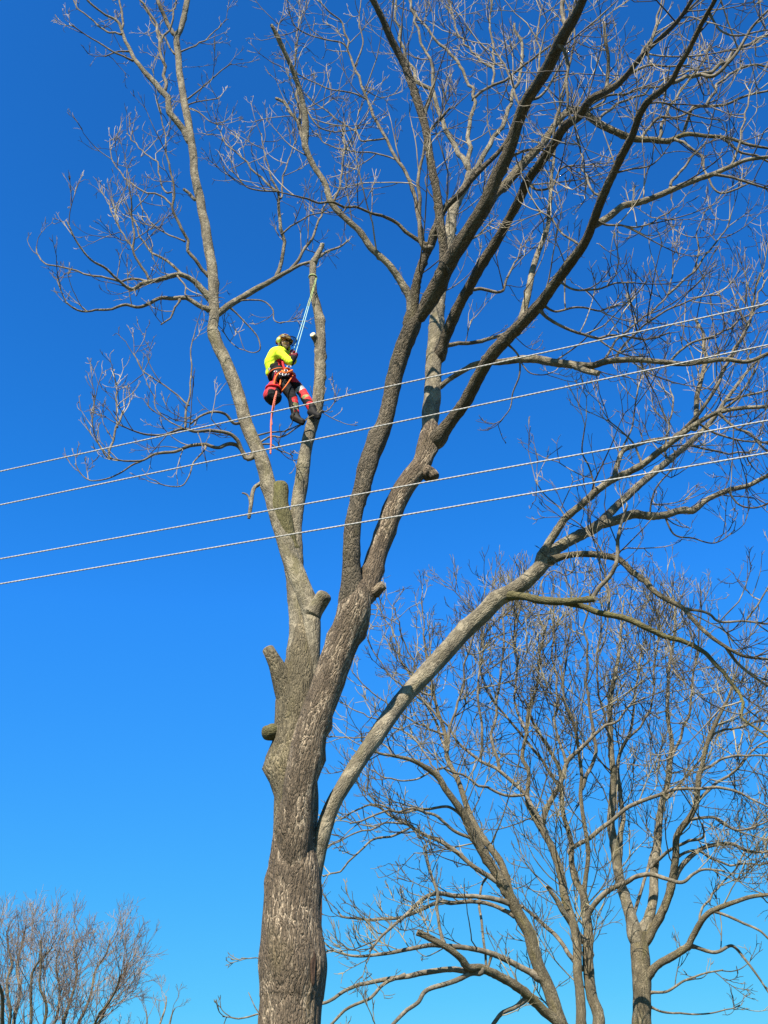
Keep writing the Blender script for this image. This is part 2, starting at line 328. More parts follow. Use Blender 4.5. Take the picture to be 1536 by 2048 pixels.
# ------------------------------------------------------------------ trees from traced limbs
class Tree:
    def __init__(s, name, label, group, Y, base_px, spread=0.45, twig='twig', tw=None, base_r=0.4, fork_z=None):
        s.Y = Y; s.b = {}; s.tw = tw; s.twmat = M[twig]; s.spread = spread; s.store = {}; s.n = 0
        p = at(base_px[0], base_px[1], Y); s.base = np.array([p[0], Y, -0.1])
        s.root = tag(empty(name, s.base), label, 'tree', group)
    def add(s, key, parent, pts, w, dY=None, name='branch', mat='branch', d=1.0, cut=None, bumps=(), lump=0.05, ground=False, owner=None, rough=0.0, t0=0.2, ln=1.0, sides=None, base_w=1.35, jit=1.0, Yoff=0.0, ramp=130.0):
        a = np.array([float(x) for x in pts.replace(',', ' ').split()]).reshape(-1, 2)
        seg = np.concatenate([[0], np.cumsum(np.linalg.norm(np.diff(a, axis=0), axis=1))]); u = seg / seg[-1]
        W = np.interp(u, np.linspace(0, 1, len(w)), w) if len(w) != len(a) else np.array(w, float)
        if parent:
            q = s.b[parent]; dd = np.hypot(q['px'][:, 0] - a[0, 0], q['px'][:, 1] - a[0, 1]); k = int(dd.argmin()); Y0 = q['C'][k, 1]
            # the start sits inside the parent
            if dd[k] > 2:
                a = np.vstack([q['px'][k], a]); W = np.concatenate([[W[0]], W])
                seg = np.concatenate([[0], np.cumsum(np.linalg.norm(np.diff(a, axis=0), axis=1))]); u = seg / seg[-1]
        else: Y0 = s.Y
        length = seg[-1] * mpp(at(a[0, 0], a[0, 1], Y0))
        if dY is None: dY = rng.uniform(-s.spread, s.spread) * length
        Ys = Y0 + Yoff * np.clip(seg / ramp, 0, 1) ** 1.3 + dY * u ** 1.1 + 0.05 * length * np.sin(u * rng.uniform(3, 8) + rng.uniform(0, 6)) * u * (1 if parent else 0)
        P = np.array([at(x, y, yy) for (x, y), yy in zip(a, Ys)])
        rad = np.array([0.5 * ww * mpp(p) for ww, p in zip(W, P)])
        if ground:
            g0 = s.base.copy(); g0[2] = -0.15
            mid = g0 * 0.5 + P[0] * 0.5
            P = np.vstack([g0, mid, P]); rad = np.concatenate([[rad[0] * base_w], [rad[0] * (1 + (base_w - 1) * 0.25)], rad])
            a = np.vstack([a[0] + [0, 2], a[0] + [0, 1], a])
        L = np.linalg.norm(np.diff(P, axis=0), axis=1).sum()
        rm = rad.mean()
        n = int(np.clip(L / max(rm * 0.8, 0.03), 8, 140)) if not ground or rm < 0.2 else 300
        if cut == 'round': n = 40
        D = catmull(np.hstack([P, rad[:, None], a]), n)
        C, r, px = D[:, :3].copy(), np.maximum(D[:, 3], 0.002), D[:, 4:6]
        thin = W.max() < 14
        if thin and jit:                                            # natural kinks in thin wood
            nk = max(3, int(L / max(9 * rm, 0.16))); k = np.random.default_rng(len(s.b) + 3).normal(size=(nk, 3)); k[0] = 0; k[-1] = 0
            k = np.stack([np.interp(np.linspace(0, nk - 1, n), np.arange(nk), k[:, c_]) for c_ in range(3)], 1)
            C += k * min(0.035, rm * 0.9) * jit
        arc = np.linspace(0, L, n)
        if parent:
            pr = s.b[parent]['r'][int(np.hypot(s.b[parent]['px'][:, 0] - px[0, 0], s.b[parent]['px'][:, 1] - px[0, 1]).argmin())]
            if name == 'stub': r *= (0.45 + 0.55 * np.clip(arc / (1.1 * pr), 0, 1) ** 2) * (1 + 0.30 * np.exp(-(np.maximum(arc - pr * 0.85, 0) / (0.75 * r[0])) ** 2))
            elif r[0] < 0.72 * pr: r *= 1 + 0.38 * np.exp(-(np.maximum(arc - pr * 0.9, 0) / (1.9 * r[0])) ** 2)
            else: r *= 1 - 0.35 * np.exp(-(arc / (1.6 * r[0])) ** 2)
        if cut == 'round':                                              # weathered end, rounded over with callus
            e = np.clip((arc - (L - 0.75 * r[-1])) / (0.75 * r[-1]), 0, 0.995); r = r * np.sqrt(1 - e ** 2.6)
        if not thin and not ground and L > 1.2:
            gk = np.random.default_rng(1000 + len(s.b)); nk = max(4, int(L / (7 * rm))); k = gk.normal(size=(nk, 3)); k[0] = 0; k[-1] = 0
            tq = np.linspace(0, nk - 1, n); k = np.stack([np.interp(tq, np.arange(nk), k[:, c_]) for c_ in range(3)], 1)
            k = (np.roll(k, 1, 0) + k + np.roll(k, -1, 0)) / 3; k[0] = 0; k[-1] = 0
            C += k * rm * 0.20
        ns = sides or int(np.clip(8 + rm * 160, 7, 40))
        bl = []
        for (bx_, by_, br, ba) in bumps:
            k = int(np.hypot(px[:, 0] - bx_, px[:, 1] - by_).argmin()); sc = mpp(C[k])
            c = at(bx_, by_, C[k, 1] - r[k] * 0.75 if abs(px[k, 0] - bx_) < 0.8 * r[k] / sc else C[k, 1]); bl.append((c, br * sc, ba * sc))
        if not thin and not ground and name == 'limb' and L > 1.0:
            gk = np.random.default_rng(2000 + len(s.b))
            for _ in range(int(L * 1.6)):
                k = gk.integers(n // 12, n - 2); v_ = gk.normal(size=3); v_ /= np.linalg.norm(v_); t_ = nrm(C[k + 1] - C[k]); v_ = nrm(v_ - t_ * v_.dot(t_))
                bl.append((C[k] + v_ * r[k], r[k] * gk.uniform(0.35, 0.8), r[k] * gk.uniform(0.12, 0.38)))
        s.n += 1
        me = tube(name, C, r, s.base, ns, lump, seed=s.n + int(s.Y), bumps=bl, rough=rough)
        par = s.root
        own = owner or (s.b[parent]['own'] if parent else None)
        if name in ('branch', 'stub') and own and s.b[own]['name'] == 'limb': par = s.b[own]['obj']
        elif name == 'branch': name = 'limb'
        o = link(name, me, M[mat], par)
        if name == 'limb' or own is None: own = key
        if cut == 'pale' or cut == 'old':
            T = nrm(C[-1] - C[-2]); bmx = bmesh.new(); rr = r[-1] * 0.93
            T0 = T; T = nrm(T + np.array([-0.25, -0.95, -0.25])) if cut == 'pale' else T        # pale cuts are fresh and sawn on the slant
            mt = Vector(T).to_track_quat('Z', 'Y').to_matrix().to_4x4(); mt.translation = Vector(C[-1] - s.base + T * (0.004 if cut == 'old' else r[-1] * 0.62))
            bmesh.ops.create_cone(bmx, cap_ends=True, segments=14, radius1=rr * (1 if cut == 'old' else 1.08), radius2=rr * 0.96, depth=0.014 if cut == 'old' else r[-1] * 0.4, matrix=mt)
            cm = bpy.data.meshes.new('cut_face'); bmx.to_mesh(cm); bmx.free()
            link('cut_face', cm, M['wood' if cut == 'pale' else 'old_wood'], o if par == s.root else par, smooth=False)
        s.b[key] = dict(C=C, r=r, px=px, own=own, obj=o, name=name)
        if own == 'L': d *= 0.95; ln *= 0.86
        if d and s.tw:
            s.twigs(own, C, r, d, t0, ln)
        return o
    def twigs(s, own, C, r, d, t0, ln):
        t = s.tw; P = C[None]; rr = r[None]
        ii = np.linspace(0, len(C) - 1, 40).round().astype(int); P = P[:, ii]; rr = rr[:, ii]
        st = s.store.setdefault(own, [])
        endg = r[-1] < t['r'] * 4.5
        p1, r1 = sprout(P, rr, t['n1'] * d, t['l1'] * ln, t['a1'], t['up'], t['r'] * 1.3, 0.0042, 9, t0, t['wig'], grow_end=endg)
        p2, r2 = sprout(p1, r1, t['n2'], t['l2'] * ln, t['a2'], t['up'] * 0.9, t['r'] * 1.1, 0.004, 7, 0.2, t['wig']) if len(p1) else (p1, r1)
        p3, r3 = sprout(p2, r2, t['n3'], t['l3'] * ln, 38, t['up'] * 0.8, t['r'], 0.003, 5, 0.25, t['wig']) if len(p2) else (p2, r2)
        for p, q, sd in ((p1, r1, 5), (p2, r2, 4), (p3, r3, 3)):
            if len(p): st.append((p, q, sd))
    def finish(s):
        tot = 0
        for own, lst in s.store.items():
            Vs, Fs, off = [], [], 0
            for p, q, sd in lst:
                V, F = tubes_batch(p, q, sd); Vs.append(V); Fs.append(F + off); off += len(V)
            if not Vs: continue
            V = np.vstack(Vs) - s.base; F = np.vstack(Fs); tot += len(F) * 2
            me = quick_mesh('twigs', V, F)
            par = s.b[own]['obj']
            if s.b[own]['name'] not in ('limb', 'trunk'): par = s.root
            o = link('twigs', me, s.twmat, par); o['kind'] = 'stuff'
        print('tree', s.root.name, 'branches', s.n, 'twig tris', tot)

MAIN_TW = dict(n1=3.2, l1=1.35, a1=48, n2=3.3, l2=0.66, a2=42, n3=3.3, l3=0.27, up=0.85, r=0.0040, wig=0.13)
T = Tree('tall_tree', 'tall bare tree with lopped stubs standing closest, a roped climber working in it', None, 12.5, (580, 2048), 0.42, 'twig', MAIN_TW)
A = T.add
# trunk and the great stems
A('trunk', None, '580 2048 583 1990 585 1930 584 1870 584 1810 588 1750 590 1690 592 1630 594 1580 595 1540', (124, 128, 131, 122, 113, 106, 92, 74, 52, 20), 0, 'trunk', 'trunk', 0, ground=True, rough=0.008, lump=0.02, sides=128,
  bumps=((630, 1935, 34, 5), (629, 1925, 8, -6), (628, 1938, 9, -7), (628, 1952, 9, -6), (629, 1964, 7, -4), (643, 1810, 6, -5), (643, 1830, 6, -6), (643, 1850, 6, -6), (642, 1868, 6, -5), (525, 1925, 30, 4), (640, 1790, 22, 4), (532, 1760, 20, 4)))
A('B', 'trunk', '588 1790 587 1700 586 1610 584 1525 588 1450 592 1385 602 1320 607 1270 608 1235 608 1205', (70, 84, 88, 90, 84, 80, 62, 44, 26, 10), 0.10, 'limb', 'stem', 0, rough=0.005, lump=0.03, sides=48, bumps=((541, 1530, 34, 3.5),), Yoff=0.16)
A('F', 'trunk', '588 1840 587 1770 590 1690 598 1590 609 1525 618 1475 632 1430 648 1385 663 1340 678 1300 692 1265 703 1238 712 1210 718 1185 722 1160', (27.9, 53.9, 67, 65.1, 67.9, 63.2, 63.2, 64.2, 63.2, 62.3, 61.4, 63.2, 61.4, 44.6, 14.9), -0.5, 'limb', 'trunk', 0, rough=0.006, lump=0.03, sides=48,
  bumps=((648, 1525, 20, 7), (694, 1307, 14, 6), (735, 1248, 18, 5)), Yoff=-0.17, ramp=360)
A('L', 'B', '612 1400 622 1345 623 1280 616 1215 600 1165 583 1115 562 1040 540 970 520 915 503 870 480 800 455 735 435 690 425 665 430 635 428 600 424 540 412 460 402 425 393 377 387 327 383 293 377 240 367 200 360 160 355 113 352 77 362 60 370 33 375 0 382 -60 390 -130',
  (28, 32, 32, 36, 37, 36, 33, 30, 28, 27, 26, 24, 24, 22, 20, 20, 20, 19, 18, 17, 16, 16, 15, 14, 13, 13, 12, 11, 11, 11, 9, 6), 0.9, 'limb', 'limb', 0.10, rough=0.003, lump=0.05, sides=26, t0=0.62, bumps=((428, 668, 14, 3), (620, 1235, 20, 3)), Yoff=-0.16)
A('Rs', 'B', '601 1330 596 1250 590 1170 592 1100 594 1050 597 1000 604 950 613 900 622 860 634 810 639 760 640 710 640 665 637 620 630 580 627 545 626 525', (42, 35, 35, 30, 26, 27.9, 27, 25.1, 25.1, 24.2, 22.3, 22.3, 18.6, 17.7, 14.9, 14, 14), 0.35, 'limb', 'limb', 0.0, rough=0.002, lump=0.06, sides=24, Yoff=0.05,
  bumps=((650, 640, 10, 3), (628, 700, 8, 2), (650, 735, 10, 2)))
A('F1', 'F', '704 1215 703 1150 703 1100 706 1050 716 1000 727 960 744 905 769 850 782 800 792 750 806 700 822 660 832 642 840 625', (38, 37, 35.1, 33.2, 33.2, 34.2, 38, 33.2, 30.4, 32.3, 34.2, 36.1, 26.6, 11.4), -0.5, 'limb', 'rugged', 0, rough=0.006, lump=0.07, sides=30, bumps=((740, 983, 12, 5), (722, 935, 14, 4), (757, 890, 12, 3)), Yoff=-0.05)
A('F2', 'F', '718 1215 736 1155 752 1100 771 1050 794 1000 818 965 842 935 852 905 858 875 862 850 864 830', (44, 42.2, 40.5, 41.4, 42.2, 41.4, 38.7, 38.7, 38.7, 28.2, 12.3), 0.35, 'limb', 'trunk', 0, rough=0.004, lump=0.05, sides=30, bumps=((806, 1068, 14, 7), (866, 955, 14, 6), (764, 1165, 14, 5)), Yoff=0.05)
A('F2a', 'F2', '858 860 862 800 868 740 873 690 875 650 877 610 881 570 889 520 898 470 904 430 917 397 932 372 938 345', (36, 34.2, 32.4, 33.3, 29.7, 25.2, 23.4, 21.6, 21.6, 21.6, 18.9, 16.2, 11.7), 0.7, 'limb', 'limb', 0.25, rough=0.003, lump=0.05, sides=24, t0=0.4)
A('F1b', 'F1', '840 635 868 583 895 530 920 492 946 453 973 412 995 358 1018 312 1033 262 1043 230 1056 198 1076 168 1097 133 1118 82 1133 52 1152 25 1170 -5 1200 -60 1235 -120', (35, 33.1, 33.1, 31.3, 31.3, 28.5, 25.8, 24.8, 23.9, 23.9, 23, 23, 23.9, 23.9, 22.1, 20.2, 18.4, 14.7, 9.2), -4.6, 'limb', 'rugged', 0.45, rough=0.003, lump=0.07, sides=24, t0=0.35)
A('H', 'F2', '868 885 884 866 905 838 937 789 975 723 1016 673 1053 636 1082 607 1107 570 1136 532 1165 491 1186 445 1208 392 1228 346 1248 307 1267 272 1279 238 1296 207 1316 190 1344 167 1361 131 1381 94 1401 54 1418 23 1431 0 1450 -50', (27.9, 27.9, 26, 25.1, 25.1, 25.1, 24.2, 22.3, 20.5, 20.5, 18.6, 17.7, 17.7, 16.7, 15.8, 14.9, 14, 14, 13, 12.1, 11.2, 10.2, 10.2, 9.3, 8.4, 6.5), -6.4, 'limb', 'rugged', 0.4, rough=0.003, lump=0.06, sides=22, t0=0.3)
A('G', 'F2a', '878 715 893 670 910 625 930 585 954 545 987 491 1016 437 1037 400 1055 362 1080 330 1105 295 1130 255 1157 236 1177 204 1213 182 1242 162 1262 142 1304 91 1353 43 1384 0 1410 -50', (20.5, 22.3, 22.3, 20.5, 20.5, 20.5, 18.6, 18.6, 18.6, 18.6, 18.6, 17.7, 16.7, 14.9, 14, 12.1, 10.2, 9.3, 8.4, 7.4, 5.6), -6.0, 'limb', 'rugged', 0.5, rough=0.003, lump=0.06, sides=20, t0=0.3)
A('Q', 'trunk', '606 1850 618 1790 630 1725 645 1670 665 1615 686 1579 720 1525 756 1474 811 1399 874 1328 927 1262 963 1226 993 1196 1038 1169 1077 1136 1092 1112', (20, 34, 34, 33.5, 31.6, 30.7, 31.6, 32.6, 33.5, 35.3, 35.3, 35.3, 33.5, 29.8, 28.8, 28.8), 1.0, 'limb', 'limb', 0, rough=0.003, lump=0.04, sides=28, bumps=((985, 1190, 14, 4),), Yoff=-0.32, ramp=300)
A('Q1', 'Q', '1080 1125 1094 1098 1112 1070 1133 1038 1157 1014 1190 984 1231 955 1285 930 1322 901 1360 872 1397 847 1438 827 1480 816 1536 812 1590 800', (18, 17.1, 16.2, 15.3, 14.4, 14.4, 14.4, 13.5, 12.6, 11.7, 9.9, 9, 8.1, 7.2, 5.4), -1.6, 'limb', 'limb', 0.6, lump=0.07)
A('Q2', 'Q', '1090 1118 1112 1098 1133 1084 1160 1070 1195 1052 1216 1031 1237 1010 1256 992 1293 955 1335 922 1376 889 1418 847 1451 802 1480 760 1520 715', (23.8, 22.9, 22.9, 22, 21.1, 17.6, 15.8, 15, 14.1, 13.2, 11.4, 9.7, 7.9, 6.2, 4.4), 1.6, 'limb', 'limb', 0.7, lump=0.06, t0=0.35)
A('Q2b', 'Q2', '1200 1050 1237 1038 1265 1028 1300 1033 1331 1031 1366 1021 1387 1021 1412 1000 1455 980 1496 971 1536 951 1590 930', (19.8, 18.9, 18, 16.2, 14.4, 13.5, 12.6, 10.8, 9.9, 9, 8.1, 6.3), 0.3, 'limb', 'limb', 0.6, lump=0.07, bumps=((1385, 1025, 8, 4),))
A('Q3', 'Q', '1088 1128 1112 1117 1140 1110 1174 1108 1209 1112 1241 1122 1265 1143 1290 1164 1307 1181 1335 1199 1366 1216 1384 1237 1412 1265 1447 1290 1482 1311 1516 1318 1570 1322', (15.6, 14.7, 12.9, 12.9, 12.9, 12.9, 12, 12, 11, 10.1, 10.1, 9.2, 8.3, 7.4, 6.4, 5.5, 4.6), -0.9, 'limb', 'stem', 0.55, lump=0.06, ln=0.85)
A('Q4', 'Q', '1015 1190 1045 1192 1077 1199 1115 1202 1147 1201 1181 1199 1190 1197', (16.6, 15.6, 15.6, 15.6, 13.8, 12.9, 11), -0.7, 'limb', 'mossy', 0.3, lump=0.1, cut='old')
A('Q4b', 'Q4', '1118 1204 1160 1209 1195 1222 1237 1234 1272 1244 1304 1258 1335 1272 1370 1279 1401 1304 1426 1335 1450 1356 1475 1373 1488 1408 1495 1440 1523 1464 1560 1500', (13, 12, 12, 12, 11, 10, 9, 8, 7, 6, 5, 4), -0.6, 'branch', 'mossy', 0.5, ln=0.9, owner='Q4')
K_ = A('K', 'F2a', '876 775 900 757 925 744 962 727 1004 723 1041 717 1074 717 1107 725 1148 731 1186 731 1215 723 1252 719 1285 719 1327 725 1368 727 1409 723 1451 719 1492 723 1536 708 1590 690', (10.1, 10.1, 11, 12, 12.9, 14.7, 16.6, 16.6, 15.6, 12.9, 12, 12, 11, 11, 10.1, 10.1, 9.2, 8.3, 7.4, 5.5), -1.2, 'limb', 'limb', 0.5, lump=0.07, ln=0.9, t0=0.25)
A('F1d', 'F1b', '890 540 886 495 880 450 877 410 868 355 858 300 850 255 842 228 824 175 810 133 790 90 770 47 743 0 715 -50', (18, 18, 18, 17, 16, 16, 16, 16, 16, 15, 14, 13, 12, 10), -1.5, 'limb', 'rugged', 0.5, rough=0.002, lump=0.07, t0=0.3)
A('F1e', 'F1', '822 640 820 600 803 567 780 533 747 497 720 463 693 437 667 408 653 373 633 337 617 303 612 285 612 233 607 207 593 163 577 123 563 93 556 76 543 50', (16, 16, 15, 14, 13, 13, 12, 12, 11, 11, 12, 14, 13, 12, 10, 9, 9, 9, 6), -1.4, 'limb', 'limb', 0.5, lump=0.08, cut='old', bumps=((556, 76, 6, 3),))
A('F1a', 'F1', '822 650 828 605 835 560 848 520 862 490 870 465 888 420 918 390 948 357 975 328 1000 300 1018 270 1035 225', (24, 21, 18, 17, 17, 18, 14, 13, 12, 10, 8, 6, 4), -1.2, 'limb', 'rugged', 0.4, rough=0.002, lump=0.08, bumps=((873, 458, 9, 5),))
A('J', 'F1b', '975 405 1018 362 1043 330 1068 305 1090 285 1110 250 1130 228 1150 220 1172 226 1200 248 1242 267 1270 278 1300 280 1333 282 1372 267 1412 270 1450 275 1500 290 1560 300', (18, 18, 18, 16, 14, 12, 13, 15, 15, 15, 14, 14, 12, 11, 9, 8, 7, 6, 4), 0.6, 'limb', 'stem', 0.7, lump=0.08, ln=0.9)
# stubs left by the saw
A('S1', 'Rs', '588 1110 574 1050 565 1005 561 966', (28, 34, 34, 31), -0.05, 'stub', 'mossy', 0, cut='round', lump=0.05, sides=20)
A('S2', 'L', '618 1238 638 1208 653 1184', (34, 33, 31), -0.1, 'stub', 'limb', 0, cut='round', lump=0.03, sides=20, owner='L')
A('S3', 'B', '592 1470 584 1415 571 1366 557 1333 546 1314 536 1298', (36, 54, 46, 33, 27, 24), -0.16, 'stub', 'stem', 0, cut='old', lump=0.015, sides=22, owner='B', Yoff=-0.06)
A('S4', 'B', '575 1458 550 1463 525 1467', (30, 30, 29), -0.12, 'stub', 'mossy', 0, cut='round', lump=0.06, sides=20, owner='B')
A('S5', 'Rs', '640 705 633 690 627 672', (13, 12, 12), -0.08, 'stub', 'limb', 0, cut='pale', sides=14, owner='Rs')
A('S6', 'Rs', '626 528 634 512 645 490', (15, 12, 9), -0.05, 'stub', 'limb', 0, cut='pale', sides=14, owner='Rs')
A('S7', 'F2', '750 1185 760 1175 767 1170', (22, 20, 19), -0.12, 'stub', 'trunk', 0, cut='old', sides=16, owner='F2')
A('S8', 'F2', '845 945 862 948 873 957', (28, 26, 20), -0.05, 'stub', 'trunk', 0, cut='round', sides=16, owner='F2')
A('S9', 'L', '388 398 378 386 368 379', (7, 6, 6), 0, 'stub', 'limb', 0, cut='old', owner='L')
A('S10', 'K', '1148 731 1173 742 1196 747', (14, 12, 11), -0.3, 'stub', 'limb', 0, cut='old', owner='K')
# branches of the left limb
A('L1', 'L', '347 67 330 33 315 0 300 -50', (9, 6), None, d=0.7, owner='L')
A('L2', 'L', '377 283 360 250 337 213 323 187 307 163 283 140 267 120 257 90 243 63 230 43 207 27 180 3 160 -30', (13, 13, 12, 12, 11, 9, 8, 7, 6, 5, 4, 4, 3), -0.6, mat='limb', d=0.35, owner='L', ln=0.6)
A('L3', 'L2', '326 185 330 173 328 140 323 110 320 87 315 67 310 47 293 20 280 0 270 -30', (7, 4), None, d=0.6, ln=0.7)
A('L4', 'L3', '320 87 335 63 347 33 353 0', (5, 3), None, d=0.7, ln=0.7)
A('L5', 'L', '347 107 333 80 313 57 297 30 287 7', (4, 3), None, d=0.8, ln=0.6)
A('L6', 'L2', '267 122 247 115 220 100 193 83 167 67 143 50', (4, 2), None, d=0.7, ln=0.55)
A('L7', 'L2', '257 103 233 105 210 113', (3.5, 2.5), None, d=0.6, ln=0.5)
A('L8', 'L2', '240 70 213 62 187 43 160 20 147 0', (4, 2.5), None, d=0.7, ln=0.6)
A('L9', 'L2', '243 60 245 27 238 0 230 -30', (5, 3), None, d=0.7, ln=0.6)
A('L10', 'L', '375 198 400 177 430 153 463 127', (3.5, 2), None, d=0.7, ln=0.5)
A('L11', 'L', '362 103 393 90 423 70 443 47', (3.5, 2), None, d=0.7, ln=0.5)
A('L12', 'L', '377 210 403 203 437 197', (3, 2), None, d=0.7, ln=0.5)
A('L13', 'L', '383 217 417 240 437 250', (3, 2), None, d=0.6, ln=0.5)
A('LB1', 'L', '420 552 409 541 387 514 372 485 358 447 345 415 345 357 337 330 330 287 323 233 313 200', (8, 7, 7, 6, 6, 5, 4, 4, 3, 2.5, 2), -1.0, d=0.6, owner='L', ln=0.75)
A('LB1b', 'LB1', '343 410 333 397 310 388 277 377 247 353 227 323 220 285', (4, 2), None, d=0.9, ln=0.7)
A('LB1c', 'LB1', '330 383 320 353 313 323 290 307 253 267', (3.5, 2), None, d=0.8, ln=0.7)
A('LB1d', 'LB1', '370 483 333 467 307 453 287 420 277 390', (3.5, 2), None, d=0.9, ln=0.7)
A('LB2', 'L', '425 600 407 582 390 564 366 551 343 552 314 560 284 567 261 576 232 555 211 535 182 520 158 491 140 455 133 440', (14, 13, 11, 10, 10, 9, 8, 7, 5, 5, 4, 3.5, 3, 2), -1.3, mat='limb', d=0.7, owner='L', ln=0.7)
A('LB2b', 'LB2', '296 564 255 558 214 558 176 549 150 541 123 533 94 527 75 508 73 494', (5, 2.5), None, d=0.55, ln=0.65)
A('LB2c', 'LB2', '366 551 355 544 322 517 299 497 276 467 262 430', (6, 3), None, d=0.8, ln=0.75)
A('LB2d', 'LB2', '300 560 296 558 281 529 267 503 268 464 261 429 261 400 257 370', (5.5, 2.5), None, d=0.9, ln=0.7)
A('LB2e', 'LB2d', '267 503 255 482 237 453 223 423 217 400', (4, 2), None, d=0.8, ln=0.65)
A('LB2f', 'LB2', '355 552 370 570 372 590 400 592', (4, 2), None, d=0.8, ln=0.6)
A('LB3', 'L', '428 622 402 614 378 604 358 599 331 595 314 596 293 607 273 614 249 609 226 614 208 621 182 626 155 621 135 605 120 582 113 558', (11, 10, 9, 9, 8, 7, 7, 6, 6, 5, 5, 4, 4, 3, 2.5, 2), -0.4, mat='limb', d=0.5, owner='L', ln=0.6)
A('LB3b', 'LB3', '359 605 346 626 322 649', (4.5, 3), None, d=0.5, ln=0.4)
A('LB4', 'L', '434 630 443 623 470 603 510 580 550 557 577 543 600 530 627 521 653 503 680 493 697 480', (16, 14, 13, 12, 10, 8, 6, 6, 5, 4, 3), 0.4, mat='limb', d=0.4, owner='L', ln=0.7)
A('LB4b', 'LB4', '577 543 597 523 607 503 620 483 633 453 647 420 655 390', (7, 3), None, d=0.8, ln=0.7)
A('LB4c', 'LB4', '550 557 560 533 562 500 563 460 557 417 555 383 533 333 523 267', (9, 8, 7, 7, 6, 5, 3, 2), None, mat='limb', d=0.8, ln=0.75)
A('LB4d', 'LB4c', '563 393 570 340 593 283', (4, 2), None, d=0.9, ln=0.7)
A('LB4e', 'LB4c', '555 383 520 353 483 313 453 287 433 253', (5, 2), None, d=1.1, ln=0.65)
A('LB4f', 'LB4c', '558 383 517 380 487 370 463 340', (4, 2), None, d=1.1, ln=0.6)
A('LB4g', 'LB4', '465 607 487 600 520 600 543 617 550 640 563 647', (4, 2), None, d=0.8, ln=0.5)
A('LB4h', 'LB4', '458 613 487 640 510 667 520 700 493 703 463 683 443 660', (4, 3, 3, 2.5, 2, 2, 2), None, d=0.7, ln=0.5)
A('LB4i', 'LB4c', '562 470 590 450 620 430 650 425', (4, 2), None, d=1.1, ln=0.6)
A('LB5', 'L', '495 912 487 904 472 880 457 869 425 864 396 861 369 856 340 863 314 869 290 870 267 863 243 851', (9, 8, 8, 7, 7, 6, 6, 5, 4, 4, 3, 2.5), -0.9, d=0.55, owner='L', ln=0.6)
A('LB5b', 'LB5', '371 857 372 819 381 787 382 737 381 710 390 664', (5, 2), None, d=0.7, ln=0.6)
A('LB5c', 'LB5b', '378 810 343 781 314 760 284 740 267 707', (3.5, 2), None, d=0.7, ln=0.55)
A('LB5d', 'LB5', '365 856 331 836 311 816 308 790', (3, 2), None, d=0.7, ln=0.55)
A('LB5e', 'L', '470 848 451 828 425 823 404 831 381 848', (6, 4), -0.5, d=0.5, owner='L', ln=0.55)
A('LB6', 'L', '497 918 489 910 475 895 457 888 434 895 407 892 381 892 355 901 328 905 305 911 284 921 261 921 237 918 214 915', (9, 8, 8, 8, 7, 7, 7, 6, 6, 5, 4, 4, 3, 3), -0.5, d=0.6, owner='L', ln=0.55)
A('LB6b', 'LB6', '305 911 267 927 240 948 211 960 182 961 161 951 150 927', (4, 2), None, d=0.5, ln=0.45)
A('LB6c', 'LB6', '217 916 226 883 235 851 246 822', (5, 4), None, d=0.9, ln=0.6)
A('LB6d', 'LB6c', '235 855 232 800 234 765', (3, 2), None, d=0.7, ln=0.45)
A('LB6e', 'LB6', '410 898 387 927 375 957 361 974 328 971 308 960', (3.5, 2), None, d=0.3, ln=0.4)
A('LB6f', 'LB6', '214 915 195 885 185 850 190 790', (3, 2), None, d=0.8, ln=0.5)
A('LR1', 'L', '508 890 515 888 527 879 542 871 558 873 574 868 589 859 605 849 617 837 635 829', (4.5, 2), -0.25, d=0.5, owner='L', ln=0.4)
A('LR2', 'L', '503 872 513 871 542 866 574 860 592 854 611 843', (4, 2), 0.2, d=0.5, owner='L', ln=0.4)
A('LR3', 'L', '510 893 515 890 542 891 555 899 574 905 586 912', (4.5, 2), -0.2, d=0.7, owner='L', ln=0.4)
A('LR4', 'L', '513 885 511 871 505 849', (5, 4), 0, 'stub', d=0, cut='old', owner='L')
A('LH', 'L', '518 970 510 978 505 1004 498 1035', (8, 8, 8, 7), -0.1, 'stub', 'limb', d=0, cut='old', owner='L')
A('LHb', 'LH', '502 1012 494 991 484 986', (5, 3.5), 0, 'branch', d=0, owner='L')
A('RT', 'Rs', '633 828 655 820 672 800', (2.5, 1.8), None, d=0.9, owner='Rs', ln=0.35)
# crown of the two right-hand stems
A('F1e1', 'F1e', '611 290 602 273 587 233 570 207 553 197', (7.5, 6), None, d=0.5, cut='old', owner='F1e', ln=0.6)
A('F1e2', 'F1e', '609 285 603 273 600 227 593 183 592 133 593 83 602 33', (6.5, 2.5), None, d=0.7, owner='F1e', ln=0.6)
A('F1e3', 'F1e', '668 400 683 350 688 300 690 250', (5, 3), None, d=1.0, owner='F1e', ln=0.7)
A('F1e4', 'F1e', '612 215 640 255 690 262 720 255', (3.5, 2), None, d=0.9, owner='F1e', ln=0.6)
A('F1f', 'F1a', '862 495 847 493 840 433 838 367 840 327 847 297 860 260 883 233 900 215', (9, 9, 8, 7, 6, 5, 5, 4, 3), -0.8, d=0.9, ln=0.8)
A('F1g', 'F1a', '860 492 848 487 820 467 790 443 753 430 713 415 670 405 620 400 580 390 553 383', (9, 9, 8, 7, 6, 5, 5, 4, 3, 2), -0.9, mat='stem', d=1.0, ln=0.75)
A('F1h', 'F1a', '850 500 845 480 833 400 813 350 793 317 770 277 747 227 730 187 710 133 697 100 690 60 680 40 653 23 637 0', (8, 8, 8, 7, 7, 6, 6, 5, 5, 4, 4, 3, 3, 2), -0.6, d=0.8, ln=0.75)
A('F1h1', 'F1h', '697 100 683 87 647 78 617 67 590 52 577 23', (3.5, 2), None, d=0.6, ln=0.55)
